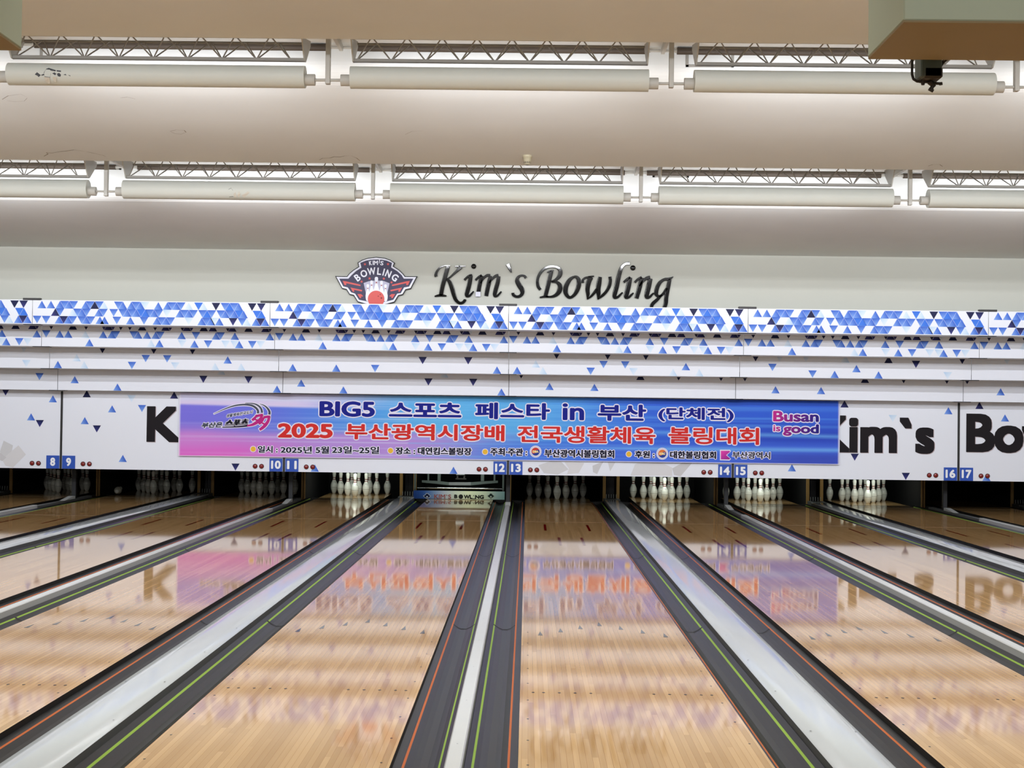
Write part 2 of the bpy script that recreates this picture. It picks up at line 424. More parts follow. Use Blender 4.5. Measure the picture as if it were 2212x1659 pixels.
# ---------------------------------------------------------------- lanes
def make_lane():
    b = MB(); h = LW / 2; y0, y1 = FOUL, 24.0
    b.add([(-h, y0, 0), (h, y0, 0), (h, y1, 0), (-h, y1, 0)], [(0, 1, 2, 3)], 0)
    b.add([(-h, y0, -.18), (h, y0, -.18), (h, y1, -.18), (-h, y1, -.18), (-h, y0, 0), (h, y0, 0), (h, y1, 0), (-h, y1, 0)],
          [(0, 4, 7, 3), (1, 2, 6, 5), (0, 1, 5, 4), (3, 7, 6, 2), (0, 3, 2, 1)], 1)
    e = .0006
    bw = LW / 39
    for k in range(-3, 4):                                     # the seven arrows
        x = k * 5 * bw; y = FOUL + 4.83 - abs(k) * .145
        b.add([(x - .016, y - .15, e), (x + .016, y - .15, e), (x, y + .02, e)], [(0, 1, 2)], 2)
    for n in (3, 5, 8, 11, 14):                                # guide dots
        for s in (-1, 1):
            x = s * (h - (n - .5) * bw); y = FOUL + 2.41
            b.add([(x + .008 * math.cos(t), y + .012 * math.sin(t), e) for t in [i * math.pi / 4 for i in range(8)]], [tuple(range(8))], 2)
    for k in range(9):                                         # plugs along both edges
        for s in (-1, 1):
            x = s * (h - .04); y = 5.77 + .43 * k
            b.add([(x + .006 * math.cos(t), y + .008 * math.sin(t), e) for t in [i * math.pi / 3 for i in range(6)]], [tuple(range(6))], 2)
    for y, o in ((FOUL + 12.19, .27), (FOUL + 10.36, .13)):    # down-lane marks
        for s in (-1, 1):
            x = s * o
            b.add([(x - .015, y, e), (x + .015, y, e), (x + .015, y + .92, e), (x - .015, y + .92, e)], [(0, 1, 2, 3)], 3)
    for y in (22.05, 22.5, 18.35):
        b.add([(-h, y, e), (h, y, e), (h, y + (.035 if y > 20 else .02), e), (-h, y + (.035 if y > 20 else .02), e)], [(0, 1, 2, 3)], 4)
    o = build('bowling_lane', b, [M['lane'], M['lane_side'], M['mark'], M['red_mark'], M['joint']], loc=(0, 0, 0))
    return o
def gutter_mesh(s):
    b = MB(); y0, y1 = FOUL, 23.02
    prof = [(.001, -.03), (.030, -.036), (.036, -.038), (.046, -.041), (.075, -.062), (.10, -.072), (.135, -.072), (.165, -.058), (.186, -.044), (.196, -.037), (.222, -.018)]
    mi = [0, 0, 1, 0, 0, 0, 0, 0, 2, 0]
    ys = [y0 + (y1 - y0) * i / 8 for i in range(9)]
    for i, ((u0, z0), (u1, z1)) in enumerate(zip(prof, prof[1:])):
        for ya, yb in zip(ys, ys[1:]):
            q = [(s * u0, ya, z0), (s * u1, ya, z1), (s * u1, yb, z1), (s * u0, yb, z0)]
            b.add(q, [(0, 1, 2, 3)], mi[i], None, mi[i] == 0)
    for yj in (9.75, 14.6):                                    # butt joints between gutter lengths
        for (u0, z0), (u1, z1) in zip(prof[3:9], prof[4:10]):
            b.add([(s * u0, yj, z0 + .0012), (s * u1, yj, z1 + .0012), (s * u1, yj + .035, z1 + .0012), (s * u0, yj + .035, z0 + .0012)], [(0, 1, 2, 3)], 3)
    vs = [(s * .001, ya, z) for ya in (y0, y1) for z in (-.03, -.1)] + [(s * .222, ya, z) for ya in (y0, y1) for z in (-.018, -.1)]
    b.add(vs, [(0, 1, 3, 2), (4, 6, 7, 5), (0, 4, 5, 1), (2, 3, 7, 6), (1, 5, 7, 3)], 0)
    return b
GM = [M['gutter'], M['orange'], M['green'], M['lane_side']]
lane0 = make_lane()
gut = {s: build('gutter', gutter_mesh(s), GM, loc=(0, 0, 0)) for s in (-1, 1)}
first = True
for n in LANES:
    x = POS[n]
    o = lane0 if n == 7 else lane0.copy()
    if n != 7: C.objects.link(o)
    o.location = (x + LW / 2, 0, 0)
    extra = {7: 'at the far left edge, left of lane eight', 18: 'at the far right edge, right of lane seventeen'}.get(n)
    state = {12: 'ending at the printed sweep board', 17: 'running to the empty dark pit', 8: 'running to a dark rack', 9: 'ending beside the toppled pin'}.get(n, 'leading to the rack')
    tag(o, f'glossy maple bowling lane {extra}' if extra else f'glossy maple bowling lane under number {NW[n]}, {state}', 'bowling lane', 'bowling lanes')
    for s, side in ((-1, 'left'), (1, 'right')):
        g = gut[s] if n == 7 else gut[s].copy()
        if n != 7: C.objects.link(g)
        g.location = (x if s < 0 else x + LW, 0, 0)
        tag(g, f'charcoal gutter with an orange and a green line along the {side} of lane {NW[n]}', 'gutter', 'lane gutters')
# cappings between the lanes
def wide_cap(n):                                               # between lanes n and n + 1
    x0 = POS[n] + LW + GW; x1 = POS[n + 1] - GW; xm = (x0 + x1) / 2
    t = thing('ball_return_capping', (xm, FOUL, -.1), f'wide pale grey glossy capping between lanes {NW[n]} and {NW[n+1]}', 'capping', 'wide cappings over the ball returns')
    b = MB(); N = 60; ys = [FOUL + (22.7 - FOUL) * i / N for i in range(N + 1)]
    us = [x0 + .001, x0 + .012, x0 + .08, xm, x1 - .08, x1 - .012, x1 - .001]
    rnd = random.Random(n)
    vs = []
    for i, y in enumerate(ys):
        w = .0016 * math.sin(y * 2.1 + n) + .0011 * rnd.uniform(-1, 1)
        zs = [.018, .028, .030 + w, .031 - w, .030 + w, .028, .018]
        vs += [(u, y, z) for u, z in zip(us, zs)]
    k = len(us)
    b.add(vs, [(i * k + j, i * k + j + 1, (i + 1) * k + j + 1, (i + 1) * k + j) for i in range(N) for j in range(k - 1)], 0, None, True)
    for y in ys[2::3]:                                         # screw heads
        for u in (x0 + .03, x1 - .03):
            b.add([(u + .005 * math.cos(a), y + .006 * math.sin(a), .0325) for a in [q * math.pi / 4 for q in range(8)]], [tuple(range(8))], 1)
    build('cover', b, [M['cover'], M['edge']], t)
    b = MB(); b.box(x0 + .002, x0 + .012, FOUL, 22.7, -.1, .0175); b.box(x1 - .012, x1 - .002, FOUL, 22.7, -.1, .0175); b.box(x0, x1, FOUL, FOUL + .02, -.1, .0175)
    build('side_strip', b, M['edge'], t)
    b = MB(); b.cbox(x0 + .001, x1 - .001, 22.7, 23.02, -.1, .034, .006); build('end_plate', b, M['plate'], t)
    b = MB(); b.box(x0 + .05, x1 - .05, 22.78, 22.98, .030, .0355); build('opening', b, M['black'], t)
    b = MB()
    for q in range(5): b.tube((x0 + .05 + q * .04, 23.0, .03), (x0 + .05 + q * .04, 23.01, .10), .005, 6)
    build('finger_guard', b, M['plate'], t)
def narrow_cap(n):
    x0 = POS[n] + LW + GW + .001; x1 = POS[n + 1] - GW - .001; xm = (x0 + x1) / 2
    t = thing('lane_divider', (xm, FOUL, -.1), f'narrow white divider strip between lanes {NW[n]} and {NW[n+1]}', 'divider strip', 'narrow dividers between lanes')
    ye = 21.1 if n == 12 else 19.8
    b = MB(); b.cbox(x0, x1, FOUL, ye, -.1, .028, .006)
    y = 6.0
    while y < ye:
        b.add([(xm + .004 * math.cos(a), y + .005 * math.sin(a), .0284) for a in [q * math.pi / 3 for q in range(6)]], [tuple(range(6))], 1); y += .9
    build('strip', b, [M['cap'], M['edge']], t)
    b = MB(); b.box(x0 + .004, x1 - .004, ye, 22.3, -.1, .0118); build('tail_rail', b, M['plate'], t)
    b = MB(); b.extr([(20.95 if n != 12 else 21.1, .012), (21.35, .055), (21.45, .055), (21.45, .012)], x0 - .004, x1 + .004); build('end_wedge', b, M['cap'], t)
    p = tag(build('support_post', MB().cbox(xm - .035, xm + .03, 21.5, 21.57, .012, 1.0, .004), M['post']),
            f'dark steel post under the masking between lanes {NW[n]} and {NW[n+1]}', 'post', 'posts behind the masking')
for n in range(7, 18): (wide_cap if n % 2 else narrow_cap)(n)

# walls of each pin pit
for n in range(8, 18):
    for s, side in ((-1, 'left'), (1, 'right')):
        wide = (s < 0) == (n % 2 == 0)                         # next to a wide capping
        xi = POS[n] - .229 if s < 0 else POS[n] + LW + .229; xo = xi + s * .026
        y0 = 23.07 if wide else 22.7
        t = thing('kickback_wall', ((xi + xo) / 2, y0, -.15), f'black pit side wall with plywood edge on the {side} of the lane {NW[n]} pins', 'pit wall', 'pin pit side walls')
        b = MB(); b.box(min(xi, xo), max(xi, xo), y0 + .03, 25.4, -.15, 1.0); build('panel', b, M['dark'], t)
        b = MB(); b.cbox(min(xi, xo) - (.012 if wide else 0), max(xi, xo) + (.012 if wide else 0), y0, y0 + .03, -.15, 1.0, .003); build('edge_trim', b, M['wood'], t)
for n in (9, 11, 13, 15):
    x0 = POS[n] + LW + GW + .06; x1 = POS[n + 1] - GW - .06
    b = MB(); b.cbox(x0, x1, 23.3, 23.5, -.15, 1.0, .006); b.cbox(x0 + .03, x0 + .05, 23.27, 23.3, -.1, 1.0, .003)
    tag(build('pit_column', b, M['post']), f'dark metal column between the pits of lanes {NW[n]} and {NW[n+1]}', 'column', 'columns between the pits')

# ---------------------------------------------------------------- pins
def pin_mesh():
    pr = [(.0, 0), (.0258, 0), (.029, .004), (.0359, .019), (.0435, .038), (.0496, .0572), (.0573, .0857), (.0600, .103), (.0603, .106), (.0605, .1143), (.0600, .130), (.058, .149), (.0535, .168), (.047, .184),
          (.0388, .202), (.0314, .219), (.0272, .231), (.0240, .243), (.0228, .254), (.0231, .263), (.0243, .275), (.0266, .295), (.0300, .318), (.0322, .338), (.0320, .350), (.0295, .363), (.0235, .373), (.0135, .379), (.0, .381)]
    mi = [0] * (len(pr) - 1)
    for i, (r, z) in enumerate(pr[:-1]):
        if abs(z - .103) < 1e-6: mi[i] = 2
        if .230 < z < .242 or .262 < z < .274: mi[i] = 1
    b = MB(); b.lathe(pr, 22, (0, 0, 0), mi)
    for dx, dz in ((-.010, .0), (.006, .008), (.014, -.004)):      # the small dark crest on the belly
        a = dx / .05; z = .186 + dz; r = .0478 - (dz * .5)
        for sgn in (1,):
            c, s_ = math.sin(a) * r, -math.cos(a) * r
            b.add([(c - .004, s_, z - .008), (c + .004, s_, z - .008), (c + .006, s_ + .004, z + .008), (c - .003, s_ + .004, z + .008)], [(0, 1, 2, 3)], 2)
    return b
pin0 = build('bowling_pin', pin_mesh(), [M['pin'], M['stripe'], M['scuff']], loc=(0, 0, 0))
SPOTS = [(0, 0, 'at the front point of the rack'), (-1, 1, 'left in the second row'), (1, 1, 'right in the second row'),
         (-2, 2, 'left in the third row'), (0, 2, 'middle of the third row'), (2, 2, 'right in the third row'),
         (-3, 3, 'far left in the back row'), (-1, 3, 'second from left in the back row'), (1, 3, 'third from left in the back row'), (3, 3, 'far right in the back row')]
HEAD = FOUL + 18.288
used = False
for n in (8, 9, 10, 11, 13, 14, 15, 16):
    tone = 'brightly lit' if n in PIN_LIT else 'dim unlit'
    for i, (ix, iy, what) in enumerate(SPOTS):
        o = pin0.copy() if used else pin0
        if used: C.objects.link(o)
        used = True
        o.location = (POS[n] + LW / 2 + ix * .1524 + random.uniform(-.004, .004), HEAD + iy * .264 + random.uniform(-.004, .004), 0)
        o.rotation_euler = (0, 0, random.choice((0, .5, -.6, 2.2, 3.6)) + random.uniform(-.2, .2))
        tag(o, f'{tone} white bowling pin on lane {NW[n]}, {what}', 'bowling pin', f'pins racked on lane {NW[n]}')
o = pin0.copy(); C.objects.link(o); p = at(252, 1066, 22.6)
o.location = (p.x, 22.6, .0262); o.rotation_euler = (-math.pi / 2 + .085, 0, .12)
o.location.z = .0605
tag(o, 'white bowling pin lying on its side, toppled at the left of lane nine', 'bowling pin')

# pin lamps of the lit pits
for n in PIN_LIT:
    xc = POS[n] + LW / 2
    area('pin_lamp', (xc, 22.78 if n != 12 else 22.25, .575 if n != 12 else .62), (xc, 23.6, .15), .8, .05, 3.6 if n != 12 else 4.0, (.93, 1.0, .93))

# sweep board and machine of lane 12
YS = 22.72
def sb(cx, cy): return at(880 + cx * .10398, 1015 + cy * .10398, YS)
x0, x1 = at(893, 1072, YS).x, at(1090, 1072, YS).x; zb_, zt_ = .004, .004 + 17.6 * YS / F
t = thing('sweep_board', ((x0 + x1) / 2, YS, 0), 'lowered sweep board with bowling lettering and chrome bar across lane twelve', 'sweep board')
b = MB(); NX = 40
def board_col(u):
    stops = [(0, (38, 74, 150)), (.10, (52, 92, 170)), (.2, (110, 140, 190)), (.33, (168, 178, 196)), (.45, (190, 200, 190)), (.6, (212, 222, 190)), (.8, (196, 212, 190)), (.9, (168, 196, 192)), (1, (150, 190, 190))]
    for (a, ca), (c_, cb_) in zip(stops, stops[1:]):
        if u <= c_: return lin(tuple(p + (q - p) * (u - a) / (c_ - a) for p, q in zip(ca, cb_)))
for i in range(NX):
    ua, ub = i / NX, (i + 1) / NX; xa, xb = x0 + (x1 - x0) * ua, x0 + (x1 - x0) * ub; ca, cb_ = board_col(ua), board_col(ub)
    b.add([(xa, YS, zb_), (xb, YS, zb_), (xb, YS, zt_), (xa, YS, zt_)], [(0, 1, 2, 3)], 0, [ca, cb_, cb_, ca])
b.box(x0, x1, YS + .0005, YS + .03, zb_, zt_, 1)
build('board', b, [M['print'], M['black']], t)
def sbox(cx0, cx1, cy0, cy1):
    c0, c1 = sb(cx0, (cy0 + cy1) / 2), sb(cx1, (cy0 + cy1) / 2); k = .10398 * YS / F; zc = (c0.z + c1.z) / 2; hh = ((cy1 - cy0)) * k / 2
    return c0.x, c1.x, zc - hh, zc + hh
b = MB(); yy = YS - .002
INK = lin((36, 38, 38))
text(b, 'KIM`S', *sbox(555, 910, 508, 600), yy, .003, lin((150, 92, 96)))
text(b, 'B', *sbox(972, 1042, 512, 590), yy, .005, INK)
c = sb(1110, 556); disc(b, c.x, c.z, 47 * .10398 * YS / F, yy, INK)
text(b, 'WL', *sbox(1172, 1350, 518, 602), yy, .005, INK)
text(b, 'NG', *sbox(1405, 1590, 522, 604), yy, .005, INK)
c = sb(1372, 590); b.add([(c.x - .03, yy, c.z - .012), (c.x + .045, yy, c.z - .012), (c.x + .045, yy, c.z - .002), (c.x - .03, yy, c.z - .002)], [(0, 1, 2, 3)], 0, INK)
c = sb(1378, 535); disc(b, c.x, c.z, .008, yy, INK, 10)
for cx, ink, pale in ((410, lin((24, 34, 66)), lin((205, 214, 232))), (1735, lin((30, 44, 44)), lin((178, 196, 180)))):
    k = .10398 * YS / F; c = sb(cx, 548)
    w = lambda X, Z: (c.x + X * k, c.z - Z * k)
    poly(b, [w(-86, -5), (w(-30, -42)), w(-28, -60), w(0, -66), w(28, -60), w(30, -42), w(86, -5), w(40, 30), w(0, 58), w(-40, 30)], yy, pale)
    poly(b, [w(-70, -4), (w(-26, -34)), w(-24, -50), w(0, -56), w(24, -50), w(26, -34), w(70, -4), w(34, 24), w(0, 48), w(-34, 24)], yy - .0004, ink)
    disc(b, *w(0, 14), 20 * k, yy - .0008, pale, 14); disc(b, *w(0, 28), 11 * k, yy - .0012, lin((120, 110, 110)), 12)
build('lettering', b, M['ink'], t)
zc = zz(1055, YS, 993)
b = MB(); b.tube((at(901, 1055, YS).x, YS + .02, zc), (at(1086, 1055, YS).x, YS + .02, zc), .016, 12); build('chrome_bar', b, M['chrome'], t)
for px in (896, 1087):
    x = at(px, 1050, YS).x; b = MB(); b.cbox(x - .016, x + .016, YS + .035, YS + .06, 0.0, .62, .003); b.box(x - .012, x + .012, YS + .0, YS + .04, zc - .02, zc + .02)
    build('arm', b, M['frame'], t)
YF = 23.0
t = thing('pinsetter', (POS[12] + LW / 2, YF, .35), 'grey green pinsetter frame hanging dark above lane twelve', 'machine')
def mz(px, py): return at(880 + px * .10398, 1015 + py * .10398, YF)
b = MB()
top = [(300, 215), (640, 232), (862, 258), (1318, 258), (1560, 240), (1880, 222)]; bot = [(300, 262), (560, 285), (862, 318), (1318, 322), (1590, 295), (1880, 270)]
for i in range(5):
    q = [mz(*top[i]), mz(*top[i + 1]), mz(*bot[i + 1]), mz(*bot[i])]; dy = Vector((0, .04, 0))
    b.add(q + [p + dy for p in q], [(0, 1, 2, 3), (4, 7, 6, 5), (0, 4, 5, 1), (3, 2, 6, 7), (0, 3, 7, 4), (1, 5, 6, 2)], 1 if i == 2 else 0)
build('curved_beam', b, [M['frame'], M['plate']], t)
for a, c_ in ((415, 450), (625, 690), (1525, 1595), (1790, 1830)):
    p, q = mz(a, 235), mz(c_, 235); b = MB(); b.cbox(p.x, q.x, YF + .005, YF + .035, p.z, .72, .003); build('strut', b, M['frame'], t)
p, q = mz(990, 205), mz(1220, 180); b = MB(); b.cbox(p.x, q.x, YF + .1, YF + .14, p.z, q.z, .003); b.cbox(p.x + .02, p.x + .05, YF + .1, YF + .13, q.z, .74, .003); b.cbox(q.x - .05, q.x - .02, YF + .1, YF + .13, q.z, .74, .003); build('crank', b, M['iron'], t)
p, q = mz(1010, 108), mz(1190, 98); b = MB(); b.cbox(p.x, q.x, YF + .02, YF + .06, p.z, p.z + .05, .003); build('plate', b, M['plate'], t)
b = MB(); p, q = mz(250, 60), mz(1950, 60); b.cbox(p.x, q.x, YF + .0, YF + .16, .72, .80, .004); build('top_beam', b, M['frame'], t)

# ---------------------------------------------------------------- masking
WHITE = lin((228, 233, 243))
TRI_W, TRI_H = .122, .106
def tri_cols(key, up):
    if key == 'b': a = [(128, 168, 236), (46, 92, 196), (66, 108, 208)]
    elif key == 'B': a = [(70, 128, 226), (52, 108, 216), (56, 114, 220)]
    elif key == 'n': a = [(58, 60, 130), (22, 28, 74), (16, 24, 66)]
    elif key == 'd': a = [(20, 26, 70)] * 3
    else: a = [(222, 234, 247), (176, 206, 236), (206, 224, 242)]
    c = [lin(q) for q in a]
    return c if up else [c[2], c[1], c[0]]
def tri(mb, x, z, up, key, y, top=99):       # z = centre height; printing is cut off at the height `top`
    h = TRI_H / 2; w = TRI_W / 2; s = 1 if up else -1; c = tri_cols(key, up)
    V = [(x - s * w, z - s * h), (x + s * w, z - s * h), (x, z + s * h)]
    if z + h <= top: return mb.add([(p[0], y, p[1]) for p in V], [(0, 1, 2)], 0, c)
    out = []; cc = []
    for i in range(3):
        p, q = V[i], V[(i + 1) % 3]
        if p[1] <= top: out.append(p); cc.append(c[i])
        if (p[1] - top) * (q[1] - top) < 0:
            t = (top - p[1]) / (q[1] - p[1]); out.append((p[0] + (q[0] - p[0]) * t, top)); cc.append(tuple(m + (n - m) * t for m, n in zip(c[i], c[(i + 1) % 3])))
    if len(out) > 2: mb.add([(p[0], y, p[1]) for p in out], [tuple(range(len(out)))], 0, cc)
zT1t, zT1b = zz(660, Y1), zz(712.5, Y1)
zT2t, zT2b = zT1b - .004, zz(760.5, Y2)
zT3t, zT3b = zT2b - .004, zz(808, Y3)
zT4t, zT4b = zT3b - .004, zz(855, Y4)
zMt, zMb = zT4b - .004, zz(1025.5, YM)
TIERS = [('top', Y1, zT1t, zT1b), ('second', Y2, zT2t, zT2b), ('third', Y3, zT3t, zT3b), ('fourth', Y4, zT4t, zT4b), ('main', YM, zMt, zMb)]
# dense print of the first two tiers, the same on every panel: cell (or pixel) positions in 70-pixel cells of one panel
R1 = [(180, 'U', 'b'), (250, 'U', 'b'), (320, 'U', 'b'), (355, 'D', 'b'), (390, 'U', 'b'), (425, 'D', 'b'), (518, 'U', 'b'), (553, 'D', 'b'), (588, 'U', 'd'), (623, 'D', 'b'), (658, 'U', 'l'), (770, 'D', 'b'), (805, 'U', 'b'),
      (870, 'U', 'b'), (905, 'D', 'b'), (940, 'U', 'b'), (975, 'D', 'l'), (1078, 'U', 'b'), (1148, 'U', 'b'), (1183, 'D', 'b'), (1218, 'U', 'b'), (1253, 'D', 'b'), (1312, 'U', 'l'), (1388, 'D', 'B'), (1424, 'U', 'l'), (1522, 'D', 'd'),
      (1592, 'D', 'b'), (1627, 'U', 'B'), (1662, 'D', 'b'), (1697, 'U', 'b'), (1800, 'D', 'd'), (1870, 'D', 'n'), (1905, 'U', 'd')]
R2_ = [(285, 'U', 'n'), (320, 'D', 'b'), (420, 'U', 'l'), (455, 'D', 'b'), (490, 'U', 'b'), (525, 'D', 'b'), (620, 'U', 'b'), (655, 'D', 'b'), (735, 'D', 'b'), (805, 'D', 'b'), (840, 'U', 'b'), (875, 'D', 'b'), (910, 'U', 'b'), (945, 'D', 'B'), (980, 'U', 'B'),
       (1012, 'D', 'b'), (1047, 'U', 'b'), (1082, 'D', 'b'), (1145, 'D', 'l'), (1245, 'U', 'b'), (1280, 'D', 'b'), (1315, 'U', 'b'), (1350, 'D', 'b'), (1420, 'D', 'b'), (1455, 'U', 'B'), (1490, 'D', 'b'), (1560, 'D', 'b'), (1595, 'U', 'b'), (1630, 'D', 'b'),
       (1665, 'U', 'b'), (1700, 'D', 'B'), (1735, 'U', 'b'), (1838, 'D', 'B'), (1873, 'U', 'B'), (1908, 'D', 'b')]
R3 = [(145, 'D', 'b'), (215, 'D', 'b'), (315, 'U', 'b'), (350, 'D', 'n'), (385, 'U', 'b'), (420, 'D', 'b'), (490, 'D', 'b'), (525, 'U', 'b'), (560, 'D', 'b'), (630, 'U', 'b'), (665, 'U', 'b'), (760, 'D', 'b'), (865, 'U', 'b'), (970, 'D', 'b'), (1070, 'U', 'b'), (1105, 'D', 'b'),
      (1140, 'U', 'b'), (1175, 'D', 'b'), (1315, 'D', 'l'), (1415, 'U', 'b'), (1450, 'D', 'b'), (1485, 'U', 'b'), (1512, 'D', 'l'), (1550, 'U', 'b'), (1655, 'D', 'n'), (1725, 'D', 'b'), (1760, 'U', 'l'), (1832, 'U', 'b'), (1867, 'D', 'n'), (1902, 'U', 'b')]
S2 = [(168, 'D', 'd'), (335, 'U', 'd'), (437, 'D', 'd'), (575, 'D', 'n'), (610, 'U', 'n'), (645, 'D', 'n'), (705, 'D', 'd'), (775, 'D', 'd'), (835, 'D', 'l'), (870, 'U', 'd'), (905, 'D', 'l'), (970, 'D', 'd'), (1050, 'U', 'n'), (1085, 'D', 'n'), (1180, 'D', 'd'), (1215, 'U', 'n'), (1250, 'D', 'n'), (1345, 'U', 'd'),
      (1380, 'D', 'l'), (1415, 'U', 'n'), (1530, 'D', 'd'), (1565, 'U', 'n'), (1600, 'D', 'l'), (1690, 'U', 'd'), (1820, 'U', 'n'), (1855, 'D', 'n')]
R21 = [(130, 'D', 'b'), (235, 'U', 'b'), (300, 'U', 'b'), (432, 'U', 'l'), (570, 'U', 'b'), (635, 'U', 'b'), (668, 'D', 'b'), (805, 'D', 'b'), (840, 'U', 'b'), (908, 'U', 'b'), (975, 'U', 'b'), (1010, 'D', 'b'), (1175, 'U', 'b'), (1285, 'D', 'b'), (1440, 'U', 'b'), (1475, 'D', 'b'), (1585, 'U', 'b'), (1855, 'U', 'b')]
R22 = [(465, 'U', 'b'), (940, 'U', 'l'), (1005, 'U', 'b'), (1180, 'D', 'l'), (1275, 'U', 'b'), (1380, 'D', 'b'), (1515, 'D', 'l'), (1585, 'D', 'l'), (1620, 'U', 'b'), (1720, 'D', 'b'), (1785, 'D', 'l')]
# sparse print lower down: (crop, x, y, way, colour, soffit)
CROPS = {4: (0, 630, .28933), 5: (560, 640, .28933), 6: (1080, 640, .28933), 7: (1580, 640, .28571)}
T3 = '4 140 0 D l s;4 340 0 D d s;4 733 0 D d s;4 1120 0 D d s;4 1412 0 D d s;4 197 538 D l;4 572 493 U l;4 1088 500 D b;4 1248 502 D b;4 432 548 U b;4 628 553 U l;4 985 555 D b;4 1308 558 D l;4 1605 568 U l;4 1700 510 U b;4 1800 570 U l;4 2185 577 U b;5 575 545 U b;5 865 545 D b;5 1220 480 D n;5 1560 482 D n;5 1775 555 U b;5 1925 557 U b;6 425 0 D d s;6 810 0 D d s;6 1098 0 D d s;6 267 505 U l;6 320 562 U l;6 677 567 D b;6 773 510 D b;6 935 513 D b;6 997 570 D l;6 1292 582 U l;6 1388 525 U b;6 1487 585 U l;7 200 0 D d s;7 385 0 D l s;7 585 0 D l s;7 885 0 U l s;7 1215 0 U d s;7 1778 0 D d s;7 2120 0 D l s;7 310 538 D b;7 613 598 D b;7 780 605 U b;7 945 547 U b;7 1112 605 U b;7 1395 515 D n;7 1635 602 D l'
T4 = '4 295 635 D b;4 558 657 U b;4 877 713 U b;4 1518 655 D n;4 1628 0 U l s;4 1855 658 D n;4 2068 730 U b;5 313 648 U b;5 628 705 U b;5 1263 640 D n;5 1375 0 U l s;5 1597 643 D n;5 1808 715 U b;6 158 0 D d s;6 370 673 U b;6 705 680 U b;6 1057 0 U d s;6 1345 0 D d s;6 1665 0 D d s;6 1845 0 D d s;6 2057 698 U b;7 677 713 U b;7 1035 0 U d s;7 1330 0 D d s;7 1660 0 D d s;7 1815 0 D d s;7 2035 722 U b'
TM = '4 42 750 D n;4 395 800 U b;4 232 935 U b;4 297 985 D n;4 648 762 U d;4 1300 772 U n;4 983 800 D l;4 837 875 U b;4 1060 873 D b;4 633 963 U b;4 723 1025 D n;4 483 1138 U b;4 917 1245 U b;4 1758 1310 D n;5 415 1283 U b;5 1450 1300 U b;7 855 814 U n;7 1640 865 U b;7 1220 925 D l;7 932 1217 D n;7 457 1297 U b;7 1318 1362 D n;7 1875 825 U n;7 2068 920 U b;7 1928 1372 U b'
def parse(s, Y):
    out = []
    for it in s.split(';'):
        q = it.split(); ox, oy, sc = CROPS[int(q[0])]; sof = len(q) > 5
        px = ox + float(q[1]) * sc; py = oy + float(q[2]) * sc
        if sof: py = {Y3: 765, Y4: 812, YM: 858}[Y]
        p = at(px, py, Y - (.2 if sof else 0)); out.append((p.x, p.z, q[3] == 'U', q[4], sof))
    return out
PR = {Y3: parse(T3, Y3), Y4: parse(T4, Y4), YM: parse(TM, YM)}
TH = .012
E_ = .0012
NUM = ['seven and eight', 'nine and ten', 'eleven and twelve', 'thirteen and fourteen', 'fifteen and sixteen', 'seventeen and eighteen']
GREYP = [[(1163, 1005), (1190, 996), (1212, 997), (1228, 1014), (1205, 1025), (1175, 1022)], [(1215, 992), (1245, 995), (1262, 1000), (1250, 1022), (1225, 1024), (1229, 1012)], [(1290, 1024), (1300, 1003), (1305, 996), (1280, 1006), (1281, 1020)],
         [(1313, 998), (1330, 997), (1318, 1018)], [(1372, 1003), (1395, 992), (1430, 1000), (1452, 1010), (1452, 1028), (1362, 1027)], [(1452, 1012), (1480, 996), (1495, 1000), (1470, 1029), (1456, 1026)],
         [(0, 975), (8, 952), (28, 962), (24, 984), (6, 996)], [(4, 992), (40, 962), (56, 982), (28, 1010), (12, 1006)], [(0, 978), (14, 988), (5, 996), (0, 994)]]
panels = {}
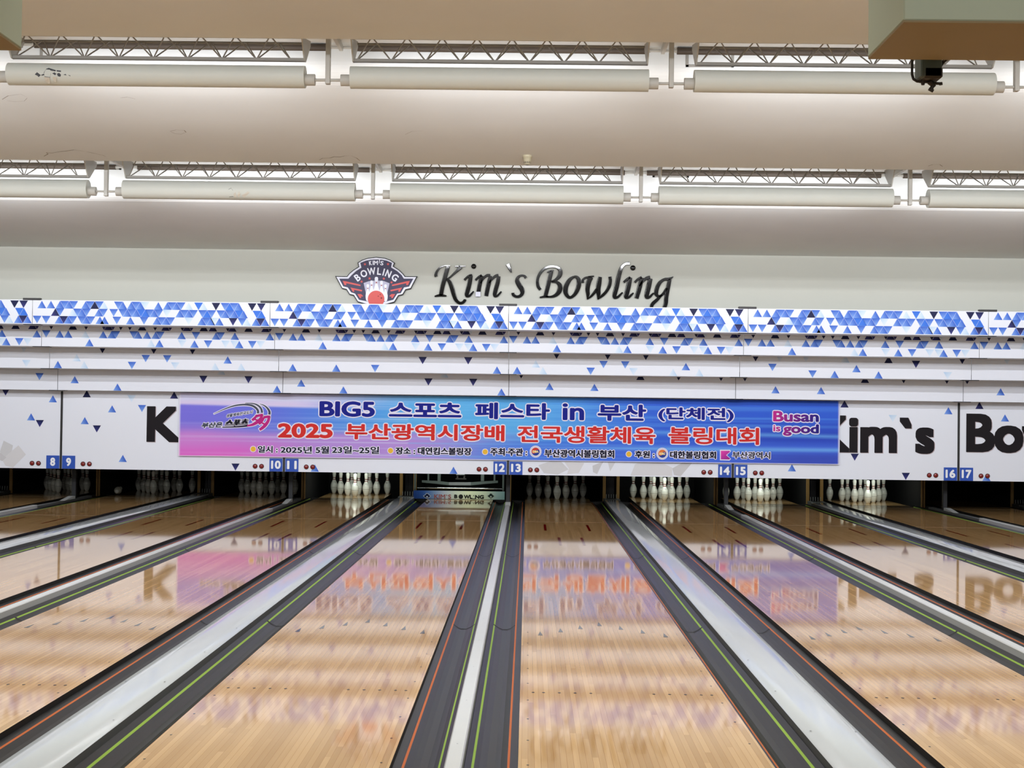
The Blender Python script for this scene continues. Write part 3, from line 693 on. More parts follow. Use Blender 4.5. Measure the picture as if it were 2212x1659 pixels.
for ti, (nm, Y, zt, zb) in enumerate(TIERS):
    for k in range(-2, 4):
        xa, xb = seam(k - 1) + .004, seam(k) - .004
        b = MB()
        if ti == 0: prof = [(Y + TH, zt), (Y, zt), (Y, zb), (Y + TH, zb)]
        else:
            A = (TIERS[ti - 1][1] + TH + .002, zt); B = (Y, zt)
            prof = [A, B, (Y, zb), (Y + TH, zb), (Y + TH, zt + TH), (A[0], A[1] + TH)]
        b.extr(prof, xa, xb, 0); b.c = [WHITE] * len(b.v)
        inx = lambda x, m=.0: xa + m < x < xb - m
        Wp = xb - xa
        if ti == 0:
            for row, zc in ((R1, zt - .012 - TRI_H / 2), (R2_, (zt + zb) / 2), (R3, zb + .010 + TRI_H / 2)):
                for px, w_, key in row:
                    x = xa + Wp * (px - 110) / 1827
                    if inx(x, TRI_W / 2): tri(b, x, zc, w_ == 'U', key, Y - E_)
        elif ti == 1:
            for px, w_, key in S2:
                x = xa + Wp * (px - 97) / 1793
                if inx(x, TRI_W / 2): tri(b, x, zb + .295, w_ == 'U', key, Y - E_, zt - .002)
            for row, zc in ((R21, zb + .177), (R22, zb + .059)):
                for px, w_, key in row:
                    x = xa + Wp * (px - 97) / 1793
                    if inx(x, TRI_W / 2): tri(b, x, zc, w_ == 'U', key, Y - E_)
        else:
            for x, z, up, key, sof in PR[Y]:
                if not inx(x, TRI_W / 2 * .8): continue
                if sof: tri(b, x, zt + {Y3: -.02, Y4: .003}.get(Y, -.005), up, key, Y - E_, zt - .002)
                else: tri(b, x, min(max(z, zb + TRI_H / 2 + .002), 9), up, key, Y - E_, zt - .002)
        if ti == 4:
            for i, g in enumerate(GREYP):
                P = [at(px, min(py, 1040), YM) for px, py in g]
                if all(inx(p.x) for p in P):
                    cl = lin(((206, 208, 212), (214, 215, 219), (200, 201, 205))[i % 3])
                    poly(b, [(p.x, max(p.z, zb + .003)) for p in P], YM - .0006 - .0001 * i, cl)
        lab = {'top': f'top masking tier over lanes {NUM[k+2]} with dense blue triangle print', 'second': f'second masking tier over lanes {NUM[k+2]} with scattered blue triangles',
               'third': f'third masking tier over lanes {NUM[k+2]} with sparse triangles', 'fourth': f'fourth masking tier over lanes {NUM[k+2]}, nearly plain white',
               'main': f'tall lowest masking panel over lanes {NUM[k+2]} carrying the number signs'}[nm]
        o = tag(build('masking_panel', b, M['print']), lab, 'masking panel', 'printed masking panels')
        panels[(ti, k)] = o
# black lettering on the lowest tier
def word(par, name, txt, px0, px1, py0, py1, bold):
    p, q = at(px0, (py0 + py1) / 2, YM), at(px1, (py0 + py1) / 2, YM); zc = at((px0 + px1) / 2, (py0 + py1) / 2, YM).z; hh = (py1 - py0) * YM / F / 2
    b = MB(); text(b, txt, p.x + .01, q.x + .01, zc - hh - .008, zc + hh - .008, YM - .0016, bold, lin((176, 164, 168)), 12, sq=True)  # grey offset copy paints the letters' shadow on the panel
    text(b, txt, p.x, q.x, zc - hh, zc + hh, YM - .003, bold, lin((30, 27, 31)), 12, sq=True)
    build(name, b, M['ink'], par)
word(panels[(4, -1)], 'lettering', 'Kim`s', 317, 571, 879, 957, .027)
word(panels[(4, 2)], 'lettering', 'Kim`s', 1764, 2018.5, 898.5, 979, .027)
word(panels[(4, 3)], 'lettering', 'Bowling', 2087, 2455, 896, 1004, .027)
word(panels[(4, 0)], 'lettering', 'Bowling', 640, 1010, 882, 988, .027)
word(panels[(4, 1)], 'lettering', 'Bowling', 1125, 1495, 888, 994, .027)
# joints
SN = ['eight and nine', 'ten and eleven', 'twelve and thirteen', 'fourteen and fifteen', 'sixteen and seventeen']
for k in range(-2, 3):
    x = seam(k)
    for ti, (nm, Y, zt, zb) in enumerate(TIERS):
        if ti == 0:
            b = MB(); b.cbox(x - .135, x + .115, Y - .012, Y + .05, zt - .004, zt + .024, .003)
            tag(build('joint_plate', b, M['black']), f'black joint plate on top of the top tier above signs {SN[k+2]}', 'joint plate', 'joint plates on top of the masking')
        if ti < 4:
            b = MB(); b.cbox(x - .13, x + .115, Y + .0, Y + .10, zb - .010, zb - .001, .002)
            tag(build('joint_plate', b, M['black']), f'thin black joint plate under the {nm} tier above signs {SN[k+2]}', 'joint plate', 'joint plates under the masking tiers')
    b = MB(); b.cbox(x - .016, x + .016, YM - .010, YM - .003, zMb - .004, zMt - .012, .002)
    tag(build('joint_strip', b, M['black']), f'upright black joint strip between signs {SN[k+2]}', 'joint strip', 'joint strips between the lowest panels')
# number signs and red lamps
for n in range(8, 18):
    s = 1 if n % 2 else -1; x = seam((n - 13) // 2 if n % 2 else (n - 12) // 2)
    xc = x + s * (.02 + .099); w = .097
    t = thing('number_sign', (xc, YM - .004, zMb), f'blue square sign with white lane number {NW[n]}', 'number sign', 'lane number signs')
    b = MB(); b.box(xc - w, xc + w, YM - .008, YM - .0025, zMb + .002, zMb + .196); build('plate', b, M['sign'], t)
    tw = .075 if n < 10 else .145
    b = MB(); text(b, str(n), xc - tw / 2, xc + tw / 2, zMb + .04, zMb + .165, YM - .0095, .0075, (.85, .88, .92)); build('numeral', b, M['ink'], t)
    for d, wd in ((.334, 'nearer to'), (.430, 'farther from')):
        xl = x + s * d; zl = zMb + .076
        t = thing('indicator_lamp', (xl, YM - .002, zl - .036), f'round dark red indicator lamp, the one {wd} number sign {NW[n]}', 'indicator lamp', 'red indicator lamps')
        b = MB(); b.tube((xl, YM - .0025, zl), (xl, YM - .008, zl), .036, 24); build('rim', b, M['rim'], t)
        b = MB()
        pr = [(.030, .0), (.027, .005), (.02, .009), (.01, .0115), (.0, .012)]
        vs = [(xl + r * math.cos(a * math.pi / 10), YM - .0082 - h, zl + r * math.sin(a * math.pi / 10)) for r, h in pr for a in range(20)]
        b.add(vs, [(i * 20 + j, i * 20 + (j + 1) % 20, (i + 1) * 20 + (j + 1) % 20, (i + 1) * 20 + j) for i in range(4) for j in range(20)], 0, None, True)
        build('lens', b, M['lamp'], t)

# ---------------------------------------------------------------- banner
YB = YM - .035
p0, p1 = at(386, 920, YB), at(1814, 935, YB)
bx0, bx1 = p0.x, p1.x
bzt = zMt - .012; bzb = at(1100, 994.5, YB).z
def sm(a, b_, x):
    t = min(1, max(0, (x - a) / (b_ - a))); return t * t * (3 - 2 * t)
def mixc(a, b_, t): return tuple(p + (q - p) * t for p, q in zip(a, b_))
_rs = random.Random(3)
STREAK = [(_rs.uniform(.04, .97), _rs.uniform(.008, .03), _rs.uniform(-.03, .05), _rs.uniform(.15, .9), _rs.uniform(.15, .5), _rs.uniform(.35, .8)) for _ in range(46)]
def banner_col(u, v):                        # u to the right, v upward
    c = mixc((120, 112, 222), (62, 124, 226), sm(0, .35, u)); c = mixc(c, (44, 92, 212), sm(.45, .75, u))
    c = mixc(c, (86, 168, 236), .85 * sm(.2, .42, u) * (1 - sm(.5, .75, u)) * sm(.25, .5, v))
    c = mixc(c, (96, 190, 232), .55 * (1 - abs(u - .4) / .25 if abs(u - .4) < .25 else 0))
    c = mixc(c, (36, 60, 180), .8 * sm(.7, .95, u) * (1 - abs(v - .42) / .3 if abs(v - .42) < .3 else 0))
    # light lilac band along the top left
    c = mixc(c, (214, 202, 236), (1 - sm(.16, .34, u)) * sm(.80, .84, v + u * .15))
    c = mixc(c, (206, 216, 240), .6 * (1 - sm(.2, .45, u)) * sm(.86, .9, v))
    # lilac and pink lower left
    low = 1 - sm(.30, .46, v - u * .12)
    c = mixc(c, (178, 140, 218), low * (1 - sm(.34, .58, u)))
    c = mixc(c, (226, 96, 200), .9 * (1 - sm(.05, .42, v)) * (1 - sm(.06, .24, u)))
    c = mixc(c, (208, 132, 214), .8 * (1 - sm(.0, .3, abs(v - .28))) * (1 - sm(.02, .14, u)))
    c = mixc(c, (70, 108, 224), .8 * (1 - sm(.18, .34, v - max(0, u - .4) * .1)) * sm(.38, .55, u))
    c = mixc(c, (50, 66, 176), .7 * (1 - sm(.1, .24, v)) * sm(.8, .95, u))
    for v0, w, sl, u0, uw, am in STREAK:
        d = abs(v - (v0 + sl * (u - u0))) / w
        if d < 1: c = mixc(c, (214, 226, 248) if u < .35 else (120, 196, 246), .5 * am * (1 - d) * max(0, 1 - abs(u - u0) / uw))
    for v0, sl in ((.47, -.12), (.22, .04)):
        d = abs(v - (v0 + sl * (u - .75))) / .05
        if d < 1: c = mixc(c, (130, 206, 248), .6 * (1 - d) * sm(.5, .8, u))
    return lin(c)
NXB, NZB = 300, 56
t = thing('banner', ((bx0 + bx1) / 2, YB, bzb), 'wide pink to blue festival banner hung over the lowest masking panels', 'banner')
def by(u, v):                                # gentle sag of the cloth, reaching back to the panel joints
    return YB + .010 * math.sin(u * 23) * (1 - v) * .6 - .006 * math.sin(u * 9 + 1) * (1 - v) + .004 * math.sin(u * 61) * v * (1 - v)
b = MB(); vs = []; cs = []
for j in range(NZB + 1):
    for i in range(NXB + 1):
        u, v = i / NXB, j / NZB
        vs.append((bx0 + (bx1 - bx0) * u, by(u, v), bzb + (bzt - bzb) * v))
        cs.append(lin((226, 226, 238)) if v < .012 or u > .9985 or u < .0005 else banner_col(u, v))
b.add(vs, [(j * (NXB + 1) + i, j * (NXB + 1) + i + 1, (j + 1) * (NXB + 1) + i + 1, (j + 1) * (NXB + 1) + i) for j in range(NZB) for i in range(NXB)], 0, cs, True)
o = b.v[:]; nv = len(o)
b.add([(x, y + .0015, z) for x, y, z in o], [tuple(reversed(f)) for f in list(b.f)], 0, list(b.c), True)
build('cloth', b, M['banner'], t)
YP = YB - .019                               # print sits on the cloth, which never comes nearer than this
def on_cloth(mb):                            # lay flat artwork onto the sagging cloth
    mb.v = [(x, y - YP + by(min(1, max(0, (x - bx0) / (bx1 - bx0))), min(1, max(0, (z - bzb) / (bzt - bzb)))) - .0012, z) for x, y, z in mb.v]
    return mb
KB = YB / F
SLOPE = .0112
def bbox(px0, px1, py0, py1):
    p, q = at(px0, (py0 + py1) / 2, YB), at(px1, (py0 + py1) / 2, YB); zc = at((px0 + px1) / 2, (py0 + py1) / 2, YB).z
    hh = ((py1 - py0) - SLOPE * (px1 - px0)) * KB / 2
    return p.x, q.x, zc - hh, zc + hh
def outlined(mb, txt, bx, bold, col, out, oc, shear=0.0, layer=0, vz=.62):
    x0, x1, z0, z1 = bx
    y = YP - .0008 * layer
    text(mb, txt, x0 - out, x1 + out, z0 - out, z1 + out, y, bold + out, oc, 12, shear)
    text(mb, txt, x0, x1, z0, z1, y - .0009, bold, col, 8, shear, vz=vz)
OW = lin((226, 224, 240))
b = MB(); NAVY = lin((24, 32, 134))
for s_, px0, px1, py0, py1, bd in (('BIG5', 690, 810, 866, 901, .017), ('스포츠', 840, 997, 868, 902, .015), ('페스타', 1026, 1188, 869, 907, .014), ('in', 1215, 1262, 871, 908, .014), ('부산', 1291, 1396, 873, 910, .015), ('(단체전)', 1422, 1585, 879.5, 912, .011)):
    outlined(b, s_, bbox(px0, px1, py0, py1), bd, NAVY, .016, OW)
build('headline_lettering', on_cloth(b), M['ink'], t)
b = MB(); RED = lin((206, 48, 44))
for s_, px0, px1, py0, py1, bd in (('2025', 600, 719, 914, 947, .018), ('부산광역시장배', 746, 1090, 914.5, 953, .0118), ('전국생활체육', 1118, 1416, 919, 959, .0105), ('볼링대회', 1444, 1640, 922, 961, .011)):
    outlined(b, s_, bbox(px0, px1, py0, py1), bd, RED, .016, OW)
build('title_lettering', on_cloth(b), M['ink'], t)
b = MB(); BLK = lin((20, 20, 44))
for s_, px0, px1, py0, py1, bd in (('일시 :', 557, 600, 963, 978.5, .0045), ('2025년', 606, 674, 963.5, 979.5, .0045), ('5월', 682, 711, 964, 980, .0045), ('23일~25일', 717, 819, 963.5, 980.5, .0045), ('장소 :', 854, 897, 966, 982, .006),
                                   ('대연킴스볼링장', 902, 1019, 966, 983.5, .006), ('주최·주관 :', 1059, 1139, 967.5, 985, .006), ('부산광역시볼링협회', 1176, 1327, 970.5, 989.5, .006), ('후원 :', 1371, 1414, 973.5, 989.5, .006), ('대한볼링협회', 1447, 1547, 974, 991.5, .006), ('부산광역시', 1582, 1664, 975.5, 991.5, .004)):
    outlined(b, s_, bbox(px0, px1, py0, py1), bd, BLK, .010, OW)
for px, py in ((547, 970), (843.5, 973.5), (1048, 976), (1358.5, 981)):
    p = at(px, py, YB); disc(b, p.x, p.z, .048, YP, OW); disc(b, p.x, p.z, .038, YP - .0009, lin((232, 184, 62)))
build('detail_lettering', on_cloth(b), M['ink'], t)
for px, py, mono, lbl in ((1157, 975.5, 'DBA', 'round red and blue bowling association crest'), (1430.5, 980, 'KBC', 'round orange and blue bowling association crest')):
    b = MB(); p = at(px, py, YB); c1 = lin((206, 66, 50)) if mono == 'DBA' else lin((226, 120, 60)); c2 = lin((40, 62, 150))
    disc(b, p.x, p.z, .089, YP, lin((222, 220, 234)), 32)
    for q in range(20):
        a = q / 20 * 2 * math.pi; disc(b, p.x + .075 * math.cos(a), p.z + .075 * math.sin(a), .0045, YP - .0005, lin((120, 124, 170)), 6)
    up = [(p.x + .06 * math.cos(a), p.z + .06 * math.sin(a)) for a in [q * math.pi / 14 for q in range(15)]]
    poly(b, up, YP - .0007, c1); poly(b, [(2 * p.x - x, 2 * p.z - z) for x, z in up], YP - .0007, c2)
    disc(b, p.x - .03, p.z, .03, YP - .0009, c1, 16); disc(b, p.x + .03, p.z, .03, YP - .0010, c2, 16)
    text(b, mono, p.x - .045, p.x + .045, p.z - .018, p.z + .018, YP - .0014, .004, lin((238, 214, 150)))
    o = build('crest', on_cloth(b), M['ink'], t); o['label'] = lbl
b = MB()
f = lambda cx, cy: (lambda p: (p.x, p.z))(at(1090 + cx * .33454, 840 + cy * .33454, YB))
def mag(x, z):
    u = (x - f(1390, 0)[0]) / (f(1460, 0)[0] - f(1390, 0)[0]); return lin(mixc((232, 70, 176), (118, 30, 130), min(1, max(0, u * .5 + (f(0, 400)[1] - z) * 4))))
for g, y, cl in (([(1390, 393), (1456, 393), (1462, 404), (1436, 428), (1462, 452), (1452, 463), (1390, 461)], YP, None), ([(1396, 400), (1452, 400), (1456, 406), (1430, 428), (1457, 450), (1450, 456), (1396, 455)], YP - .0009, mag)):
    P = [f(*q) for q in g]; mid = 4 if len(g) == 7 else 3
    n_ = len(P); cc = [OW if cl is None else cl(*q) for q in P]
    b.add([(x, y, z) for x, z in P], [(0, 1, 2, 3), (0, 3, 6), (3, 4, 5, 6)], 0, cc)
build('city_mark', on_cloth(b), M['ink'], t)
b = MB()
def busan_col(x, z):
    u = (x - f(1733, 0)[0]) / (f(2030, 0)[0] - f(1733, 0)[0]); return lin(mixc((196, 44, 140), (34, 30, 128), min(1, max(0, u))))
for s_, cx0, cx1, cy0, cy1, bd in (('Busan', 1734, 2029, 142, 215, .011), ('is', 1735, 1781, 234, 275, .005), ('good', 1798, 2029, 226, 306, .011)):
    x0, z1 = f(cx0, cy0); x1, z0 = f(cx1, cy1); outlined(b, s_, (x0, x1, z0, z1), bd, busan_col, .014, OW)
build('slogan_lettering', on_cloth(b), M['ink'], t)
# sports city emblem at the left of the banner
b = MB(); kf = .08137
f7 = lambda cx, cy: (lambda p: (p.x, p.z))(at(420 + cx * kf, 860 + cy * kf, YB))
st = lambda L: [(*f7(x, y), w * kf * KB) for x, y, w in L]
GR = lin((70, 76, 92)); MG = lin((186, 40, 128))
arcs = [[(520, 415, 5), (800, 290, 12), (1050, 205, 17), (1300, 172, 20), (1500, 190, 24), (1620, 250, 27), (1685, 330, 28), (1685, 405, 28)], [(1350, 130, 5), (1550, 142, 13), (1680, 190, 20), (1770, 280, 25), (1797, 390, 26)], [(1730, 150, 4), (1850, 195, 14), (1940, 270, 24), (1992, 360, 30), (1988, 435, 32)]]
mags = [[(1630, 478, 34), (1720, 460, 34), (1822, 440, 30)], [(1800, 440, 30), (1760, 540, 38), (1660, 640, 44), (1540, 705, 34), (1400, 735, 20)], [(1660, 450, 26), (1610, 520, 34), (1530, 590, 34)], [(1600, 565, 20), (1690, 590, 24)],
        [(1840, 510, 34), (1930, 495, 34), (2012, 485, 26)], [(1985, 490, 34), (1960, 600, 40), (1880, 720, 44), (1790, 800, 40), (1728, 840, 34)], [(1850, 510, 26), (1790, 610, 36), (1712, 690, 30)], [(1780, 650, 20), (1880, 700, 24)]]
under = [[(1400, 735, 22), (1250, 752, 20), (1000, 766, 15), (740, 772, 12)], [(1072, 735, 24), (1066, 750, 24)]]
for L in arcs + mags + under: band(b, st(L), YP, OW, .0105)
def tx(s_, cx0, cx1, cy0, cy1, bd, cl, out, rot, sh):
    (x0, zb0), (x1, _) = f7(cx0, cy1), f7(cx1, cy1); z1 = zb0 + (cy1 - cy0) * kf * KB
    xf = lambda x, z: (x, z + (x - x0) * rot)
    text(b, s_, x0 - out, x1 + out, zb0 - out, z1 + out, YP - .0001, bd + out, OW, 10, sh, xf); text(b, s_, x0, x1, zb0, z1, YP - .0012, bd, cl, 6, sh, xf)
tx('부산은', 165, 720, 650, 800, .0055, GR, .009, .05, .35)
tx('스포츠', 790, 1420, 565, 745, .012, lin((24, 24, 36)), .009, .06, .3)
tx('생활체육전국도시', 835, 1530, 430, 520, .002, GR, .007, .17, .25)
for L in arcs: band(b, st(L), YP - .0010, GR)
for L in mags: band(b, st(L), YP - .0014, MG)
for L in under: band(b, st(L), YP - .0013, lin((30, 24, 48)))
build('sports_emblem', on_cloth(b), M['ink'], t)

# ---------------------------------------------------------------- wall emblem and lettering
YW = 19.97
YE = YW - .04
ke = .09494
f4 = lambda cx, cy: (lambda p: (p.x, p.z))(at(710 + cx * ke, 545 + cy * ke, YE))
sE = ke * YE / F
t = thing('wall_emblem', (f4(1083, 700)[0], YW, f4(1083, 1230)[1]), 'winged navy bowling emblem with pins and red ball on back wall', 'emblem')
OUT = [(145, 540), (415, 545), (470, 475), (560, 400), (680, 325), (655, 235), (760, 170), (900, 125), (1085, 105), (1270, 125), (1400, 170), (1505, 240), (1475, 315), (1600, 395), (1690, 480), (1740, 545), (2020, 545), (1870, 830), (1755, 855), (1690, 965), (1590, 990), (1500, 1135), (1340, 1180), (1085, 1230), (830, 1180), (655, 1130), (565, 985), (470, 960), (400, 850), (300, 825)]
INN = [(240, 600), (450, 600), (520, 520), (620, 430), (745, 350), (720, 240), (850, 190), (960, 170), (1085, 165), (1210, 170), (1320, 190), (1440, 240), (1420, 345), (1560, 430), (1660, 520), (1710, 600), (1925, 600), (1830, 780), (1715, 800), (1640, 930), (1560, 940), (1470, 1080), (1330, 1115), (1085, 1160), (840, 1110), (690, 1080), (600, 940), (510, 910), (435, 800), (330, 775)]
def shrink(P, d):
    n = len(P); out = []
    for i in range(n):
        a, m, c = P[i - 1], P[i], P[(i + 1) % n]
        e1 = Vector((m[0] - a[0], m[1] - a[1])).normalized(); e2 = Vector((c[0] - m[0], c[1] - m[1])).normalized()
        n1 = Vector((-e1.y, e1.x)); n2 = Vector((-e2.y, e2.x)); nn = (n1 + n2); l = max(.45, nn.length / 2)
        nn = nn.normalized() * (d / l); out.append((m[0] + nn.x, m[1] + nn.y))
    return out
b = MB(); P = [f4(*q) for q in OUT]; n_ = len(P)
b.add([(x, YE, z) for x, z in P] + [(x, YW - .001, z) for x, z in P], [tuple(range(n_))] + [(i, (i + 1) % n_, n_ + (i + 1) % n_, n_ + i) for i in range(n_)], 0, lin((18, 18, 20)))
build('backing', b, M['print'], t)
b = MB(); e = .0008
poly(b, [f4(*q) for q in shrink(OUT, 17)], YE - e, lin((222, 224, 238)))
poly(b, [f4(*q) for q in INN], YE - 2 * e, lin((64, 62, 88)))
poly(b, [f4(*q) for q in ((795, 700), (920, 655), (1085, 640), (1260, 655), (1385, 705), (1340, 900), (1320, 1000), (850, 1000), (840, 900))], YE - 3 * e, lin((178, 178, 200)))
RD = lin((206, 92, 90))
def star(cx, cy, r, col, y):
    poly(b, [f4(cx + (r if i % 2 == 0 else r * .45) * math.sin(i * math.pi / 5), cy - (r if i % 2 == 0 else r * .45) * math.cos(i * math.pi / 5)) for i in range(10)], y, col)
for cx, cy in ((825, 272), (1350, 270), (930, 595), (1255, 600), (750, 668), (1430, 685)): star(cx, cy, 36, RD, YE - 4 * e)
def pinshape(cx, top, k, lay):
    R_ = [(0, 0), (28, 6), (40, 35), (38, 75), (26, 115), (24, 150), (34, 200), (58, 280), (70, 360), (66, 440), (48, 520), (0, 545)]
    poly(b, [f4(cx + x * k, top + y * k) for x, y in R_] + [f4(cx - x * k, top + y * k) for x, y in reversed(R_[1:-1])], YE - lay * e, lin((228, 231, 244)))
    star(cx, top + 132 * k, 25 * k + 4, lin((150, 62, 66)), YE - (lay + .5) * e)
pinshape(890, 725, .72, 5); pinshape(1293, 730, .72, 5); pinshape(978, 640, .82, 6); pinshape(1203, 645, .82, 6); pinshape(1087, 558, 1.0, 7)
for sx in (1, -1):
    mx = (lambda x: x) if sx == 1 else (lambda x: 2166 - x)
    for g in ([(318, 650), (395, 660), (725, 738), (722, 770), (400, 704), (402, 745), (362, 745)], [(495, 800), (560, 815), (762, 858), (755, 892), (572, 853), (585, 895), (550, 898)], [(652, 950), (735, 950), (782, 988), (772, 1012), (735, 1000), (745, 1035), (712, 1045)]):
        P = [f4(mx(x), y) for x, y in g]; poly(b, P, YE - 4 * e, RD)
cx, cz = f4(1080, 1062); disc(b, cx, cz, 190 * sE, YE - 9 * e, lin((208, 94, 90)), 40)
for hx, hy, r in ((1175, 960, 13), (1130, 1000, 13), (1200, 1042, 20)): disc(b, *f4(hx, hy), r * sE, YE - 10 * e, lin((126, 52, 56)), 14)
build('artwork', b, M['print'], t)
b = MB(); PW = lin((230, 232, 244))
def arc_letters(items, hgt, bold):
    for ch, cx, cy, ang, w in items:
        X, Z = f4(cx, cy); hw, hh = w * sE / 2, hgt * sE / 2; a = math.radians(ang)
        xf = lambda x, z: (X + (x - X) * math.cos(a) + (z - Z) * math.sin(a), Z - (x - X) * math.sin(a) + (z - Z) * math.cos(a))
        text(b, ch, X - hw, X + hw, Z - hh, Z + hh, YE - 4 * e, bold, PW, 8, 0, xf)
arc_letters([('B', 655, 575, -37, 105), ('O', 800, 485, -24, 150), ('W', 975, 432, -8, 190), ('L', 1150, 432, 4, 90), ('I', 1252, 450, 14, 30), ('N', 1358, 487, 22, 120), ('G', 1508, 575, 36, 135)], 165, .0038)
arc_letters([('K', 950, 246, -6, 65), ('I', 1012, 240, -2, 22), ('M', 1075, 240, 0, 90), ("'", 1155, 205, 6, 18), ('S', 1212, 248, 7, 72)], 100, .0025)
build('lettering', b, M['print'], t)

t = thing('wall_lettering', (at(1195, 620, YW).x, YW, at(1195, 668, YW).z), 'glossy black script lettering of the alley name on back wall', 'wall lettering')
KL = {'A': (930, 555, .12206), 'B': (1140, 555, .14467)}
def letter(name, crop, strokes, dots=()):
    ox, oy, s_ = KL[crop]; b = MB(); k = s_ * YW / F
    for L in strokes: dome(b, [(*(lambda p: (p.x, p.z))(at(ox + x * s_, oy + y * s_, YW)), w * k) for x, y, w in L], YW - .001, .035)
    for x, y, r in dots:
        p = at(ox + x * s_, oy + y * s_, YW); R_ = r * k; n = 20
        pr = [(1, 0), (.97, .5), (.8, .8), (.5, .95), (0, 1)]
        vs = [(p.x + R_ * q * math.cos(2 * math.pi * a / n), YW - .001 - .035 * h, p.z + R_ * q * math.sin(2 * math.pi * a / n)) for q, h in pr for a in range(n)]
        b.add(vs, [(i * n + j, i * n + (j + 1) % n, (i + 1) * n + (j + 1) % n, (i + 1) * n + j) for i in range(4) for j in range(n)], 0, None, True)
    o = build('letter', b, M['gloss'], t); o['label'] = f'letter {name}'
    return o
letter('K', 'A', [[(310, 172, 36), (285, 260, 38), (240, 420, 40), (205, 560, 40), (185, 690, 38)], [(75, 700, 12), (130, 686, 20), (190, 680, 24), (250, 688, 18), (285, 692, 10)],
                  [(350, 160, 10), (250, 162, 12), (170, 195, 16), (115, 260, 22), (95, 320, 28), (104, 352, 28)], [(440, 172, 14), (530, 170, 14), (622, 168, 8)], [(535, 178, 42), (480, 240, 28), (400, 315, 20), (330, 375, 16), (285, 392, 12)],
                  [(285, 395, 18), (335, 440, 34), (380, 550, 40), (410, 660, 38), (450, 760, 34), (510, 815, 28), (565, 812, 26), (605, 775, 28), (612, 752, 24)]])
letter('i', 'A', [[(600, 410, 22), (650, 362, 22), (700, 328, 20), (740, 322, 14)], [(715, 330, 34), (695, 450, 40), (665, 570, 42), (642, 655, 38), (645, 692, 28), (690, 690, 22), (735, 645, 18), (765, 610, 12)]], [(765, 168, 46)])
om = letter('m', 'A', [[(795, 415, 20), (850, 362, 22), (910, 328, 24)], [(908, 335, 30), (880, 450, 38), (858, 560, 38), (842, 690, 40)], [(890, 470, 14), (935, 385, 22), (1000, 332, 26), (1060, 328, 24)], [(1062, 338, 30), (1035, 450, 40), (1010, 560, 40), (985, 690, 38)],
                       [(1035, 470, 14), (1085, 400, 22), (1150, 342, 26), (1205, 328, 28)], [(1208, 345, 32), (1190, 450, 38), (1160, 560, 40), (1138, 645, 38), (1142, 692, 28), (1185, 688, 20), (1230, 642, 18), (1255, 615, 14)]])
p, q = at(930 + 800 * .12206, 555 + 620 * .12206, YW), at(930 + 885 * .12206, 555 + 708 * .12206, YW)
b = MB(); b.cbox(p.x, q.x, YW - .040, YW - .034, q.z, p.z, .001); o = build('worn_patch', b, mat('silvery worn patch', (196, 198, 212), .4, var=.2, vscale=40), om); o['label'] = 'silvery patch where the black face has come off'
letter('back-tick apostrophe', 'A', [[(1368, 132, 40), (1400, 205, 30), (1430, 275, 14)]])
letter('s', 'A', [[(1690, 375, 28), (1660, 340, 22), (1600, 332, 20), (1545, 370, 30), (1535, 430, 40), (1575, 510, 46), (1618, 580, 44), (1622, 645, 36), (1580, 695, 28), (1515, 702, 26), (1465, 672, 28), (1458, 638, 28)]])
letter('B', 'B', [[(190, 492, 22), (155, 440, 26), (145, 350, 22), (175, 260, 22), (235, 190, 22), (310, 152, 22), (390, 148, 20), (455, 168, 26), (488, 220, 32), (470, 290, 32), (415, 345, 22), (350, 370, 14)], [(360, 376, 14), (430, 378, 22), (480, 430, 36), (470, 510, 38), (420, 570, 28), (350, 596, 18), (270, 594, 12)],
                  [(355, 215, 28), (325, 330, 32), (298, 450, 33), (262, 590, 32)], [(288, 235, 10), (335, 215, 14), (385, 200, 10)], [(180, 606, 12), (240, 596, 16), (310, 596, 16)]])
letter('o', 'B', [[(690, 298, 18), (625, 345, 30), (572, 440, 36), (566, 530, 36), (602, 595, 26), (650, 602, 22), (712, 545, 30), (755, 450, 36), (763, 360, 34), (735, 308, 26), (690, 298, 18)]])
letter('w', 'B', [[(825, 388, 22), (822, 345, 18), (862, 315, 18), (915, 306, 16)], [(900, 300, 12), (945, 296, 14), (988, 290, 10)], [(948, 305, 32), (908, 380, 38), (892, 480, 34), (898, 560, 28), (888, 636, 8)], [(895, 630, 8), (960, 575, 20), (1030, 485, 24)], [(1080, 302, 28), (1062, 400, 38), (1052, 480, 36), (1056, 560, 30), (1045, 638, 8)],
                  [(1050, 632, 8), (1110, 582, 22), (1170, 520, 24), (1215, 440, 27), (1232, 360, 26), (1228, 297, 26)]])
letter('l', 'B', [[(1520, 100, 26), (1460, 106, 24), (1412, 142, 24), (1382, 205, 30), (1350, 325, 34), (1325, 450, 36), (1298, 555, 34), (1296, 604, 26), (1340, 602, 20), (1385, 562, 17), (1415, 532, 12)]])
letter('i', 'B', [[(1432, 382, 18), (1480, 337, 20), (1530, 306, 20)], [(1530, 310, 30), (1505, 430, 37), (1475, 555, 36), (1467, 600, 30), (1510, 602, 20), (1550, 564, 17), (1577, 540, 12)]], [(1570, 165, 40)])
letter('n', 'B', [[(1596, 382, 18), (1650, 332, 20), (1700, 307, 22)], [(1702, 312, 28), (1670, 450, 35), (1640, 560, 33), (1622, 618, 32)], [(1665, 440, 14), (1710, 372, 20), (1770, 322, 26), (1825, 308, 28)], [(1830, 325, 33), (1805, 440, 37), (1778, 555, 36), (1776, 602, 28), (1815, 602, 20), (1855, 564, 17), (1877, 540, 12)]])
